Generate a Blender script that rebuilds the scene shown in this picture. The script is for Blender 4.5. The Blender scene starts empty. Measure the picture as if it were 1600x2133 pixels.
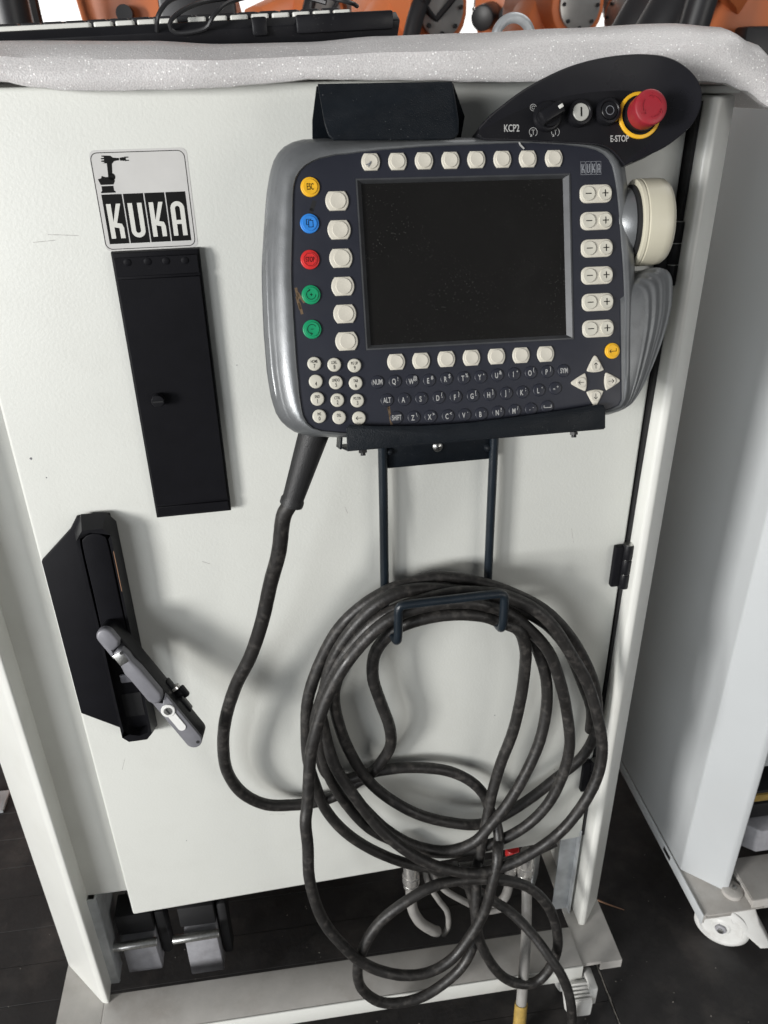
import bpy, bmesh, math, random
from mathutils import Matrix, Vector
random.seed(7)
scene = bpy.context.scene
COL = scene.collection
# ------------------------------------------------------------------ camera
HC = 1320.0                                   # eye height in mm; all tables below are in millimetres
cam = bpy.data.cameras.new('camera'); camo = bpy.data.objects.new('camera', cam); COL.objects.link(camo)
r = Vector((0.98990797, -0.14079807, -0.01606596)); d = Vector((-0.08168434, -0.47427416, -0.87657954)); f = Vector((0.11580104, 0.86904541, -0.48098877))
camo.matrix_world = Matrix(((r.x, -d.x, -f.x, 0), (r.y, -d.y, -f.y, 0), (r.z, -d.z, -f.z, HC / 1000), (0, 0, 0, 1)))
cam.sensor_fit = 'VERTICAL'; cam.sensor_height = 24.0; cam.lens = 24.0 * 1670 / 2133
cam.clip_start = 0.02; cam.clip_end = 200
cam.dof.use_dof = True; cam.dof.focus_distance = 0.78; cam.dof.aperture_fstop = 9.0
scene.camera = camo
scene.render.resolution_x = 768; scene.render.resolution_y = 1024
# ------------------------------------------------------------------ world, lamps, exposure
world = bpy.data.worlds.new('World'); scene.world = world; world.use_nodes = True
bg = world.node_tree.nodes['Background']; bg.inputs[0].default_value = (0.93, 0.96, 1.0, 1); bg.inputs[1].default_value = 0.15
def area(name, loc, target, sx, sy, power, color):
    l = bpy.data.lights.new(name, 'AREA'); l.shape = 'RECTANGLE'; l.size = sx; l.size_y = sy; l.energy = power; l.color = color
    o = bpy.data.objects.new(name, l); COL.objects.link(o); o.location = loc
    o.rotation_euler = (Vector(target) - Vector(loc)).to_track_quat('-Z', 'Y').to_euler(); return o
area('hall_window_light', (-5.3, -2.9, 1.6), (0.0, 0.8, 0.8), 1.3, 1.5, 470, (1.0, 0.985, 0.96))
area('front_window_light', (-3.2, -3.6, 1.5), (0.1, 0.8, 0.7), 1.8, 1.6, 95, (0.96, 0.98, 1.0))
area('right_fill_light', (3.4, -3.0, 1.5), (0.2, 0.8, 0.9), 2.4, 1.8, 46, (1.0, 0.97, 0.92))  # added fill for the right-hand chamfers and door shadows, no known source
area('robot_fill_light', (2.2, 2.4, 4.2), (0.8, 2.8, 1.0), 2.4, 2.5, 60, (1.0, 0.98, 0.95))  # added lamp to brighten the robots and foam top, no known source
scene.view_settings.view_transform = 'Standard'; scene.view_settings.look = 'None'
scene.view_settings.exposure = -0.07; scene.view_settings.gamma = 1.0
scene.render.engine = 'CYCLES'
# ------------------------------------------------------------------ frames (door ajar by 2.4 degrees, pendant leaning back 20 degrees)
def frame(o, x, y, z): return Matrix(((x[0], y[0], z[0], o[0]), (x[1], y[1], z[1], o[1]), (x[2], y[2], z[2], o[2]), (0, 0, 0, 1)))
DOOR = frame((0, 0.775, HC / 1000), (0.9991008, 0.0423989, 0), (0, 0, 1), (0.0423989, -0.9991008, 0))
PEND = frame((0.15838, 0.67340, HC / 1000 - 0.13813), (0.99981684, 0.01621004, -0.01017406), (0.00404382, 0.34067160, 0.94017366), (0.01870626, -0.94004260, 0.34054366))
WORLD = Matrix.Identity(4)
# ------------------------------------------------------------------ materials
def nn(nt, t, **kw):
    n = nt.nodes.new(t)
    for k, v in kw.items(): setattr(n, k, v)
    return n
def mat(name, col, rough=0.5, metal=0.0, var=0.0, vscale=30.0, bump=0.0, bscale=400.0, spec=0.5, coat=0.0, dirt=None, dscale=8.0, damt=0.0, speck=None, sscale=300.0, sth=0.1, rvar=0.0, trans=0.0, emit=None, estr=0.0, coord='Object', bdet=2.0):
    m = bpy.data.materials.new(name); m.use_nodes = True; nt = m.node_tree; L = nt.links; b = nt.nodes['Principled BSDF']
    b.inputs['Base Color'].default_value = (*col, 1); b.inputs['Roughness'].default_value = rough; b.inputs['Metallic'].default_value = metal
    b.inputs['Specular IOR Level'].default_value = spec; b.inputs['Coat Weight'].default_value = coat
    if trans: b.inputs['Transmission Weight'].default_value = trans
    if emit: b.inputs['Emission Color'].default_value = (*emit, 1); b.inputs['Emission Strength'].default_value = estr
    tc = nn(nt, 'ShaderNodeTexCoord'); co = tc.outputs[coord]
    cur = None
    def noise(scale, detail=4.0, rough_=0.55):
        n = nn(nt, 'ShaderNodeTexNoise'); n.inputs['Scale'].default_value = scale; n.inputs['Detail'].default_value = detail; n.inputs['Roughness'].default_value = rough_
        L.new(co, n.inputs['Vector']); return n
    def mix(a, bcol, facout):
        mx = nn(nt, 'ShaderNodeMix', data_type='RGBA'); L.new(facout, mx.inputs[0])
        if a is None: mx.inputs[6].default_value = (*col, 1)
        else: L.new(a, mx.inputs[6])
        mx.inputs[7].default_value = (*bcol, 1); return mx.outputs[2]
    def ramp(out, lo, hi):
        mr = nn(nt, 'ShaderNodeMapRange'); mr.inputs[1].default_value = lo; mr.inputs[2].default_value = hi; L.new(out, mr.inputs[0]); return mr.outputs[0]
    if var:
        n = noise(vscale); cur = mix(cur, tuple(c * (1 - var) for c in col), ramp(n.outputs[0], 0.35, 0.7))
    if dirt:
        n = noise(dscale, 8.0, 0.65); fo = ramp(n.outputs[0], 0.5, 0.72)
        mm = nn(nt, 'ShaderNodeMath', operation='MULTIPLY'); mm.inputs[1].default_value = damt; L.new(fo, mm.inputs[0]); cur = mix(cur, dirt, mm.outputs[0])
    if speck:
        v = nn(nt, 'ShaderNodeTexVoronoi'); v.inputs['Scale'].default_value = sscale; L.new(co, v.inputs['Vector'])
        n2 = noise(sscale * 0.02, 3.0); n3 = ramp(n2.outputs[0], 0.3, 0.75)
        th = nn(nt, 'ShaderNodeMath', operation='MULTIPLY'); th.inputs[1].default_value = sth; L.new(n3, th.inputs[0])
        lt = nn(nt, 'ShaderNodeMath', operation='LESS_THAN'); L.new(v.outputs['Distance'], lt.inputs[0]); L.new(th.outputs[0], lt.inputs[1])
        sp = nn(nt, 'ShaderNodeSeparateColor'); L.new(v.outputs['Color'], sp.inputs[0])
        gt = nn(nt, 'ShaderNodeMath', operation='GREATER_THAN'); gt.inputs[1].default_value = 0.72; L.new(sp.outputs[0], gt.inputs[0])
        an = nn(nt, 'ShaderNodeMath', operation='MULTIPLY'); L.new(lt.outputs[0], an.inputs[0]); L.new(gt.outputs[0], an.inputs[1])
        cur = mix(cur, speck, an.outputs[0])
    if cur is not None: L.new(cur, b.inputs['Base Color'])
    if rvar:
        n = noise(vscale * 1.7, 6.0); mr = nn(nt, 'ShaderNodeMapRange'); mr.inputs[1].default_value = 0.3; mr.inputs[2].default_value = 0.7
        mr.inputs[3].default_value = max(0.03, rough - rvar); mr.inputs[4].default_value = min(1, rough + rvar); L.new(n.outputs[0], mr.inputs[0]); L.new(mr.outputs[0], b.inputs['Roughness'])
    if bump:
        n = noise(bscale, bdet); bp = nn(nt, 'ShaderNodeBump'); bp.inputs['Strength'].default_value = bump; bp.inputs['Distance'].default_value = 0.001
        L.new(n.outputs[0], bp.inputs['Height']); L.new(bp.outputs[0], b.inputs['Normal'])
    return m
M = {}
M['paint'] = mat('cabinet_paint', (0.655, 0.665, 0.628), 0.42, bump=0.2, bscale=320, var=0.03, vscale=5, dirt=(0.45, 0.44, 0.40), dscale=14, damt=0.10, rvar=0.06)
M['paint2'] = mat('cabinet_smooth_paint', (0.70, 0.705, 0.67), 0.33, bump=0.05, bscale=300, var=0.04, vscale=6, dirt=(0.42, 0.40, 0.36), dscale=10, damt=0.15)
M['paint_n'] = mat('neighbour_paint', (0.53, 0.55, 0.56), 0.36, bump=0.08, bscale=260, var=0.04, vscale=5, dirt=(0.45, 0.44, 0.42), dscale=7, damt=0.12)
M['rail'] = mat('dusty_rail_paint', (0.47, 0.455, 0.43), 0.5, dirt=(0.30, 0.27, 0.24), dscale=13, damt=0.55, var=0.12, vscale=30, bump=0.1, bscale=200, rvar=0.12)
M['galv'] = mat('galvanised_steel', (0.55, 0.575, 0.59), 0.38, metal=0.35, var=0.2, vscale=60, rvar=0.1)
M['black'] = mat('black_plastic', (0.0065, 0.0065, 0.0085), 0.55, bump=0.12, bscale=700, var=0.2, vscale=40, spec=0.14, speck=(0.2, 0.2, 0.2), sscale=500, sth=0.07)
M['blackgloss'] = mat('black_moulded_plastic', (0.010, 0.010, 0.012), 0.38, var=0.2, vscale=25, spec=0.25, speck=(0.22, 0.22, 0.21), sscale=650, sth=0.13, rvar=0.1)
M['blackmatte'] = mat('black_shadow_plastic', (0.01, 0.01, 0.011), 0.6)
M['powder'] = mat('black_powder_coat', (0.007, 0.0095, 0.013), 0.45, spec=0.22, bump=0.4, bscale=900, var=0.2, vscale=60, speck=(0.3, 0.31, 0.31), sscale=420, sth=0.13, rvar=0.1)
M['tube'] = mat('blue_black_lacquer', (0.010, 0.016, 0.023), 0.33, bump=0.35, bscale=700, var=0.2, vscale=80)
M['silver'] = mat('grey_metallic_lacquer', (0.185, 0.193, 0.20), 0.38, metal=0.42, bump=0.12, bscale=900, var=0.15, vscale=18, coat=0.1, dirt=(0.07, 0.07, 0.07), dscale=24, damt=0.35, rvar=0.08)
M['navy'] = mat('membrane_navy', (0.020, 0.022, 0.032), 0.42, var=0.12, vscale=20, spec=0.4, speck=(0.16, 0.16, 0.17), sscale=800, sth=0.07, bump=0.06, bscale=900, rvar=0.06)
M['screenframe'] = mat('screen_bezel', (0.07, 0.073, 0.078), 0.45, metal=0.3, var=0.25, vscale=60)
M['screen'] = mat('dusty_black_screen', (0.0095, 0.009, 0.0085), 0.24, spec=0.35, speck=(0.10, 0.098, 0.092), sscale=760, sth=0.24, var=0.2, vscale=15, rvar=0.05)
M['key'] = mat('ivory_key', (0.62, 0.59, 0.51), 0.42, var=0.05, vscale=30, dirt=(0.4, 0.37, 0.30), dscale=60, damt=0.25, bump=0.05, bscale=600)
M['numkey'] = mat('ivory_round_key', (0.60, 0.58, 0.50), 0.45, var=0.06, vscale=50, dirt=(0.35, 0.32, 0.27), dscale=80, damt=0.3)
M['yellow'] = mat('yellow_key', (0.80, 0.44, 0.02), 0.4, var=0.06, vscale=60)
M['blue'] = mat('blue_key', (0.03, 0.22, 0.66), 0.4, var=0.06, vscale=60)
M['red'] = mat('red_key', (0.60, 0.025, 0.025), 0.4, var=0.06, vscale=60)
M['green'] = mat('green_key', (0.005, 0.28, 0.12), 0.4, var=0.06, vscale=60)
M['estop'] = mat('red_stop_button', (0.33, 0.018, 0.030), 0.45, var=0.15, vscale=60, dirt=(0.25, 0.06, 0.06), dscale=70, damt=0.4)
M['cream'] = mat('cream_plastic', (0.57, 0.54, 0.43), 0.38, var=0.04, vscale=18, dirt=(0.36, 0.31, 0.21), dscale=30, damt=0.22)
M['ink'] = mat('black_ink', (0.008, 0.008, 0.008), 0.5, spec=0.15)
M['inkw'] = mat('white_print', (0.42, 0.42, 0.41), 0.5)
M['inkg'] = mat('grey_print', (0.22, 0.23, 0.25), 0.5)
M['white'] = mat('white_plastic', (0.66, 0.66, 0.62), 0.4)
M['wear'] = mat('rust_brown_wear', (0.17, 0.11, 0.06), 0.7, var=0.5, vscale=300)
M['chrome'] = mat('chrome', (0.80, 0.78, 0.75), 0.2, metal=0.8, var=0.1, vscale=50)
M['steel'] = mat('zinc_screw', (0.6, 0.6, 0.58), 0.3, metal=1.0, var=0.3, vscale=300)
M['lever'] = mat('grey_cast_handle', (0.20, 0.20, 0.22), 0.45, metal=0.15, var=0.2, vscale=50, speck=(0.35, 0.35, 0.36), sscale=900, sth=0.2)
M['cable'] = mat('black_rubber_cable', (0.017, 0.0157, 0.0148), 0.5, dirt=(0.12, 0.11, 0.10), dscale=95, damt=0.45, var=0.3, vscale=30, bump=0.3, bscale=260, rvar=0.12)
M['sleeve'] = mat('rubber_sleeve', (0.018, 0.018, 0.019), 0.5, bump=0.4, bscale=900, var=0.2, vscale=50)
M['floor'] = mat('dark_floor_board', (0.024, 0.0225, 0.0225), 0.62, var=0.35, vscale=14, bump=0.5, bscale=140, bdet=6, speck=(0.22, 0.2, 0.19), sscale=300, sth=0.05, dirt=(0.075, 0.066, 0.06), dscale=9, damt=0.55, rvar=0.15)
M['grey'] = mat('grey_cast_hood', (0.30, 0.30, 0.32), 0.55, var=0.15, vscale=90, bump=0.2, bscale=500, dirt=(0.2, 0.19, 0.19), dscale=40, damt=0.4)
M['hose'] = mat('grey_hose', (0.30, 0.29, 0.275), 0.5, var=0.15, vscale=60, dirt=(0.12, 0.115, 0.11), dscale=30, damt=0.5)
M['brass'] = mat('yellow_cable_marker', (0.46, 0.31, 0.085), 0.4, var=0.3, vscale=140, dirt=(0.05, 0.04, 0.02), dscale=90, damt=0.5)
M['redcap'] = mat('red_cap', (0.55, 0.03, 0.03), 0.4)
M['castor'] = mat('white_castor', (0.66, 0.66, 0.64), 0.4, var=0.05, vscale=20, dirt=(0.4, 0.38, 0.34), dscale=40, damt=0.4)
M['orange'] = mat('robot_orange', (0.72, 0.205, 0.07), 0.42, var=0.12, vscale=4, dirt=(0.35, 0.12, 0.06), dscale=5, damt=0.3)
M['robblack'] = mat('robot_black', (0.02, 0.02, 0.022), 0.4, var=0.2, vscale=8)
M['robgrey'] = mat('robot_bare_metal', (0.5, 0.49, 0.47), 0.3, metal=0.7, var=0.2, vscale=12)
M['bright'] = mat('bright_nickel', (0.82, 0.82, 0.80), 0.3, metal=0.15)
M['copper'] = mat('copper_wire', (0.40, 0.23, 0.14), 0.5, metal=0.3)
M['sky'] = mat('bright_window', (0.9, 0.9, 0.88), 0.6, emit=(1.0, 0.99, 0.96), estr=1.15)
M['bgwall'] = mat('hall_back_wall', (0.55, 0.53, 0.50), 0.7, var=0.1, vscale=2)
# clear sticker film
M['grit'] = mat('pale_grit', (0.30, 0.28, 0.25), 0.7, var=0.5, vscale=200)
M['band'] = mat('smooth_black_plastic', (0.011, 0.011, 0.014), 0.3, spec=0.35, var=0.2, vscale=20, rvar=0.06)
M['scuff'] = mat('grey_scuff', (0.56, 0.555, 0.53), 0.5, var=0.3, vscale=200)
M['lens'] = mat('grey_white_lens', (0.42, 0.42, 0.39), 0.4)
M['film'] = mat('sticker_film', (0.62, 0.615, 0.60), 0.22, var=0.05, vscale=40, bump=0.15, bscale=60, coat=0.5)
# foam sheet: closed-cell polyethylene, glints painted into the colour as pale cells
fm = bpy.data.materials.new('pe_foam'); fm.use_nodes = True; nt = fm.node_tree; b = nt.nodes['Principled BSDF']
b.inputs['Base Color'].default_value = (0.60, 0.575, 0.585, 1); b.inputs['Roughness'].default_value = 0.36; b.inputs['Subsurface Weight'].default_value = 0.3; b.inputs['Subsurface Scale'].default_value = 0.01
b.inputs['Subsurface Radius'].default_value = (1, 0.9, 0.9)
tc = nn(nt, 'ShaderNodeTexCoord'); v = nn(nt, 'ShaderNodeTexVoronoi'); v.inputs['Scale'].default_value = 700; nt.links.new(tc.outputs['Object'], v.inputs['Vector'])
n2 = nn(nt, 'ShaderNodeTexNoise'); n2.inputs['Scale'].default_value = 850; n2.inputs['Detail'].default_value = 0.5; nt.links.new(tc.outputs['Object'], n2.inputs['Vector'])
cr = nn(nt, 'ShaderNodeValToRGB'); cr.color_ramp.elements[0].position = 0.2; cr.color_ramp.elements[0].color = (0.50, 0.485, 0.485, 1); cr.color_ramp.elements[1].position = 0.85; cr.color_ramp.elements[1].color = (0.70, 0.685, 0.68, 1)
nt.links.new(n2.outputs[0], cr.inputs[0]); gl = nn(nt, 'ShaderNodeTexVoronoi'); gl.inputs['Scale'].default_value = 420; nt.links.new(tc.outputs['Object'], gl.inputs['Vector'])
gs = nn(nt, 'ShaderNodeSeparateColor'); nt.links.new(gl.outputs['Color'], gs.inputs[0]); g1 = nn(nt, 'ShaderNodeMath', operation='GREATER_THAN'); g1.inputs[1].default_value = 0.86; nt.links.new(gs.outputs[0], g1.inputs[0])
g2 = nn(nt, 'ShaderNodeMath', operation='LESS_THAN'); g2.inputs[1].default_value = 0.3; nt.links.new(gl.outputs['Distance'], g2.inputs[0]); g3 = nn(nt, 'ShaderNodeMath', operation='MULTIPLY'); nt.links.new(g1.outputs[0], g3.inputs[0]); nt.links.new(g2.outputs[0], g3.inputs[1])
gm = nn(nt, 'ShaderNodeMix', data_type='RGBA'); gm.inputs[7].default_value = (0.92, 0.91, 0.90, 1); nt.links.new(g3.outputs[0], gm.inputs[0]); nt.links.new(cr.outputs[0], gm.inputs[6]); nt.links.new(gm.outputs[2], b.inputs['Base Color'])
bp = nn(nt, 'ShaderNodeBump'); bp.inputs['Strength'].default_value = 0.25; bp.inputs['Distance'].default_value = 0.001; nt.links.new(v.outputs['Distance'], bp.inputs['Height']); nt.links.new(bp.outputs[0], b.inputs['Normal'])
M['foam'] = fm
# ------------------------------------------------------------------ mesh helpers (millimetres in, metres out)
def rs(pts, n, closed=True):
    """even resampling of a smooth curve through 2D or 3D points"""
    P = [Vector(p) for p in pts]; m = len(P); fine = []
    for i in range(m if closed else m - 1):
        p0 = P[(i - 1) % m] if closed or i > 0 else P[0] * 2 - P[1]; p1 = P[i]; p2 = P[(i + 1) % m]
        p3 = P[(i + 2) % m] if closed or i + 2 < m else P[-1] * 2 - P[-2]
        for k in range(12):
            t = k / 12; fine.append(0.5 * ((2 * p1) + (p2 - p0) * t + (2 * p0 - 5 * p1 + 4 * p2 - p3) * t * t + (3 * p1 - p0 - 3 * p2 + p3) * t ** 3))
    fine.append(P[0] if closed else P[-1])
    acc = [0.0]
    for a, c in zip(fine, fine[1:]): acc.append(acc[-1] + (c - a).length)
    out = []; j = 0; cnt = n if closed else n - 1
    for i in range(n):
        s = acc[-1] * i / cnt
        while j < len(acc) - 2 and acc[j + 1] < s: j += 1
        t = (s - acc[j]) / max(1e-9, acc[j + 1] - acc[j]); out.append(fine[j].lerp(fine[j + 1], t))
    return out
def rrect(w, h, rad, n=6, cx=0, cy=0):
    o = []
    for qx, qy, a0 in ((1, 1, 0), (-1, 1, 90), (-1, -1, 180), (1, -1, 270)):
        for k in range(n + 1):
            a = math.radians(a0 + 90 * k / n); o.append((cx + qx * (w / 2 - rad) + rad * math.cos(a), cy + qy * (h / 2 - rad) + rad * math.sin(a)))
    return o
def lens(w, h, bulge, cx=0, cy=0, n=7):
    """rectangle with straight top and bottom and bowed sides"""
    o = []; x = w / 2 - bulge
    for s in (1, -1):
        for k in range(n + 1):
            t = -1 + 2 * k / n; yy = t * h / 2 * s; o.append((cx + s * (x + bulge * (1 - abs(t) ** 2.2)), cy + yy))
    return o
def circ(rad, n=24, cx=0, cy=0): return [(cx + rad * math.cos(2 * math.pi * k / n), cy + rad * math.sin(2 * math.pi * k / n)) for k in range(n)]
class B:
    def __init__(s): s.bm = bmesh.new()
    def face(s, vs):
        try: return s.bm.faces.new(vs)
        except ValueError: return None
    def ring(s, pts): return [s.bm.verts.new(p) for p in pts]
    def loft(s, rings, closed=True, cap0=True, cap1=True):
        R = [s.ring(p) for p in rings]
        for a, c in zip(R, R[1:]):
            n = len(a)
            for i in range(n if closed else n - 1): s.face((a[i], a[(i + 1) % n], c[(i + 1) % n], c[i]))
        if cap0: s.face(list(reversed(R[0])))
        if cap1: s.face(R[-1])
        return s
    def prism(s, pts, z0, z1): return s.loft([[(p[0], p[1], z0) for p in pts], [(p[0], p[1], z1) for p in pts]])
    def plan(s, pts, z0, z1): return s.prism(pts, z0, z1)
    def pillow(s, pts, z0, z1, rad, steps=3):
        """prism whose top edge is rounded by rad"""
        cx = sum(p[0] for p in pts) / len(pts); cy = sum(p[1] for p in pts) / len(pts); R = [[(p[0], p[1], z0) for p in pts]]
        n = len(pts)
        nor = []
        for i in range(n):
            a = pts[i - 1]; c = pts[(i + 1) % n]; dx, dy = c[0] - a[0], c[1] - a[1]; l = math.hypot(dx, dy) or 1; nx, ny = dy / l, -dx / l
            if nx * (pts[i][0] - cx) + ny * (pts[i][1] - cy) < 0: nx, ny = -nx, -ny
            nor.append((nx, ny))
        for k in range(steps + 1):
            a = math.pi / 2 * k / steps; off = rad * (1 - math.cos(a)); z = z1 - rad + rad * math.sin(a)
            R.append([(p[0] - q[0] * off, p[1] - q[1] * off, z) for p, q in zip(pts, nor)])
        return s.loft(R)
    def box(s, x0, x1, y0, y1, z0, z1): return s.prism([(x0, y0), (x1, y0), (x1, y1), (x0, y1)], z0, z1)
    def cyl(s, p0, p1, r0, r1=None, n=20):
        p0, p1 = Vector(p0), Vector(p1); r1 = r0 if r1 is None else r1; ax = (p1 - p0).normalized(); u = ax.orthogonal().normalized(); w = ax.cross(u)
        def rg(p, q): return [p + (u * math.cos(2 * math.pi * k / n) + w * math.sin(2 * math.pi * k / n)) * q for k in range(n)]
        return s.loft([rg(p0, r0), rg(p1, r1)])
    def lathe(s, prof, o=(0, 0, 0), ax=(0, 0, 1), n=28, cap0=True, cap1=True):
        o = Vector(o); ax = Vector(ax).normalized(); u = (Vector((0, 1, 0)) if abs(ax.y) < 0.9 else Vector((1, 0, 0))); u = (u - ax * u.dot(ax)).normalized(); w = ax.cross(u)
        return s.loft([[o + ax * h + (u * math.cos(2 * math.pi * k / n) + w * math.sin(2 * math.pi * k / n)) * q for k in range(n)] for q, h in prof], cap0=cap0, cap1=cap1)
    def tube(s, path, rad, n=12, samples=None, closed=False, jit=0.0):
        P = rs(path, samples or max(8, len(path) * 6), closed) if samples != 0 else [Vector(p) for p in path]
        R = []; up = None; m = len(P)
        for i, p in enumerate(P):
            t = (P[(i + 1) % m] - P[i - 1]) if closed else (P[min(i + 1, m - 1)] - P[max(i - 1, 0)])
            t.normalize()
            up = t.orthogonal().normalized() if up is None else (up - t * up.dot(t)).normalized()
            w = t.cross(up); q = rad(i / (m - 1)) if callable(rad) else rad * (1 + random.uniform(-jit, jit))
            R.append([p + (up * math.cos(2 * math.pi * k / n) + w * math.sin(2 * math.pi * k / n)) * q for k in range(n)])
        if closed: R.append(R[0]); return s.loft(R, cap0=False, cap1=False)
        return s.loft(R)
    def build(s, name, m, parent=None, F=None, bevel=0.0, seg=2, ang=35, smooth=True):
        bm = s.bm; bmesh.ops.remove_doubles(bm, verts=bm.verts, dist=1e-4)
        bmesh.ops.recalc_face_normals(bm, faces=bm.faces)
        if bevel:
            ed = [e for e in bm.edges if len(e.link_faces) == 2 and e.calc_face_angle(0) > math.radians(ang)]
            bmesh.ops.bevel(bm, geom=ed, offset=bevel, segments=seg, affect='EDGES', profile=0.5, clamp_overlap=True)
        me = bpy.data.meshes.new(name); bmesh.ops.scale(bm, vec=(0.001,) * 3, verts=bm.verts); bm.to_mesh(me); bm.free()
        if smooth: me.shade_smooth(); me.set_sharp_from_angle(angle=math.radians(38))
        return link(name, me, m, parent, F)
def link(name, me, m, parent=None, F=None):
    me.materials.clear(); me.materials.append(M[m] if isinstance(m, str) else m)
    o = bpy.data.objects.new(name, me); COL.objects.link(o)
    if parent is not None: o.parent = parent
    if F is not None: o.matrix_local = F
    return o
def thing(name, label, cat, F=None, group=None):
    o = bpy.data.objects.new(name, None); COL.objects.link(o); o.empty_display_size = 0.05
    if F is not None: o.matrix_world = F
    o['label'] = label; o['category'] = cat
    if group: o['group'] = group
    return o
def tag(o, label, cat, group=None):
    o['label'] = label; o['category'] = cat
    if group: o['group'] = group
    return o
def struct(o): o['kind'] = 'structure'; return o
def T(x, y, z): return Matrix.Translation((x / 1000, y / 1000, z / 1000))
_fonts = {}
def text_mesh(txt, size, ext=0.05, xs=1.0, bold=0.0):
    """centred flat lettering, size = cap height in mm"""
    key = (txt, size, ext, xs, bold)
    if key in _fonts: return _fonts[key]
    c = bpy.data.curves.new('lettering', 'FONT'); c.body = txt; c.align_x = 'CENTER'; c.align_y = 'CENTER'; c.size = size / 0.69 / 1000; c.extrude = ext / 1000; c.offset = bold / 1000; c.resolution_u = 4
    o = bpy.data.objects.new('lettering', c); COL.objects.link(o); dg = bpy.context.evaluated_depsgraph_get(); me = bpy.data.meshes.new_from_object(o.evaluated_get(dg))
    bpy.data.objects.remove(o); bpy.data.curves.remove(c)
    xsv = [v.co.x for v in me.vertices] or [0]; ysv = [v.co.y for v in me.vertices] or [0]; mx = (min(xsv) + max(xsv)) / 2; my = (min(ysv) + max(ysv)) / 2
    for v in me.vertices: v.co.x = (v.co.x - mx) * xs; v.co.y -= my
    _fonts[key] = me; return me
def text(name, txt, size, m, parent, F, **kw): return link(name, text_mesh(txt, size, **kw).copy(), m, parent, F)
def strokes(segs, w, z0=0, z1=0.12):
    """flat drawn symbol from polylines of width w"""
    b = B()
    for pl in segs:
        for a, c in zip(pl, pl[1:]):
            dx, dy = c[0] - a[0], c[1] - a[1]; l = math.hypot(dx, dy) or 1; nx, ny = -dy / l * w / 2, dx / l * w / 2; ex, ey = dx / l * w * 0.3, dy / l * w * 0.3
            b.prism([(a[0] + nx - ex, a[1] + ny - ey), (a[0] - nx - ex, a[1] - ny - ey), (c[0] - nx + ex, c[1] - ny + ey), (c[0] + nx + ex, c[1] + ny + ey)], z0, z1)
    return b
def arc(rad, a0, a1, n=14, cx=0, cy=0): return [(cx + rad * math.cos(math.radians(a0 + (a1 - a0) * k / n)), cy + rad * math.sin(math.radians(a0 + (a1 - a0) * k / n))) for k in range(n + 1)]
# ------------------------------------------------------------------ measured tables (mm)
HOUSING_OUT = [(-96.2,102.0),(-108.0,102.8),(-125.5,101.9),(-138.2,97.9),(-146.3,89.9),(-151.5,79.2),(-157.0,56.7),(-161.6,26.7),(-165.0,2.3),(-166.9,-28.5),(-167.8,-59.8),(-167.4,-85.2),(-165.7,-104.6),(-161.8,-120.3),(-154.7,-130.0),(-143.4,-137.4),(-120.0,-141.6),(-87.9,-143.8),(-49.8,-146.4),(-6.6,-147.2),(37.3,-146.3),(82.1,-143.2),(134.4,-138.4),(147.8,-134.5),(156.2,-125.1),(159.2,-103.7),(160.5,-69.7),(161.8,-36.2),(161.6,-16.7),(162.1,8.4),(161.6,29.5),(159.2,47.0),(156.1,53.8),(154.9,63.8),(152.9,77.8),(148.2,85.7),(135.6,91.5),(110.1,95.4),(67.5,98.5),(25.6,100.4),(-15.7,101.4),(-56.2,102.1)]
FACE_OUT = [(20.3,90.3),(-20.0,89.6),(-53.1,87.8),(-90.8,85.0),(-106.8,83.0),(-118.2,79.7),(-127.1,74.0),(-131.8,68.3),(-134.8,57.9),(-138.4,22.7),(-141.3,-7.3),(-142.0,-31.6),(-142.4,-62.0),(-142.2,-93.3),(-141.2,-114.8),(-139.5,-123.9),(-134.8,-130.6),(-127.4,-134.3),(-106.9,-137.5),(-73.4,-140.5),(-31.8,-142.1),(10.6,-141.6),(53.8,-139.9),(97.7,-136.4),(125.5,-133.1),(133.8,-131.6),(138.3,-128.5),(141.3,-123.2),(142.2,-103.1),(142.5,-76.8),(143.5,-37.8),(142.8,-12.0),(141.1,13.5),(139.3,38.6),(136.9,59.8),(134.2,70.9),(129.7,78.3),(122.4,83.3),(111.6,86.5),(78.2,90.1),(52.0,90.9)]
POD_OUT = [(18.7,101.4),(21.0,105.1),(30.1,111.6),(50.9,126.0),(71.6,136.8),(94.3,145.8),(119.2,151.6),(144.2,154.2),(165.2,153.8),(182.1,150.6),(194.9,143.4),(204.5,133.9),(208.4,124.5),(207.8,115.0),(201.3,101.7),(190.5,92.3),(175.3,83.0),(156.0,75.7),(144.4,70.6),(140.0,76.0),(132.6,82.8),(122.2,87.4),(101.2,89.1),(59.9,91.7),(21.3,93.6),(17.5,97.0)]
POD_CREASE = [(19.6,99.9),(29.9,104.9),(50.5,113.9),(71.1,120.3),(91.7,125.2),(112.5,128.0),(135.5,129.3),(156.5,128.7),(173.4,126.3),(182.8,120.2),(184.5,111.5),(179.3,101.3),(168.9,90.8),(156.0,81.4),(145.7,74.7)]
GRIP_OUT = [(164.4,-15.4),(175.8,-12.1),(189.0,-11.8),(195.4,-15.4),(198.6,-24.3),(197.6,-44.3),(192.4,-64.4),(183.2,-88.6),(172.2,-111.3),(160.2,-128.6),(149.6,-134.9)]
SCR_OUT = [(-84.7,65.7),(96.8,66.1),(97.0,-70.6),(-83.8,-70.5)]
SCR_IN = [(-80.4,64.9),(92.5,64.7),(92.2,-66.9),(-81.7,-68.1)]
TOPK = [(-71.3,78.4),(-49.3,78.3),(-27.4,78.4),(-5.3,78.3),(16.5,78.4),(38.6,78.2),(60.4,78.1),(82.9,78.0)]
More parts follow.
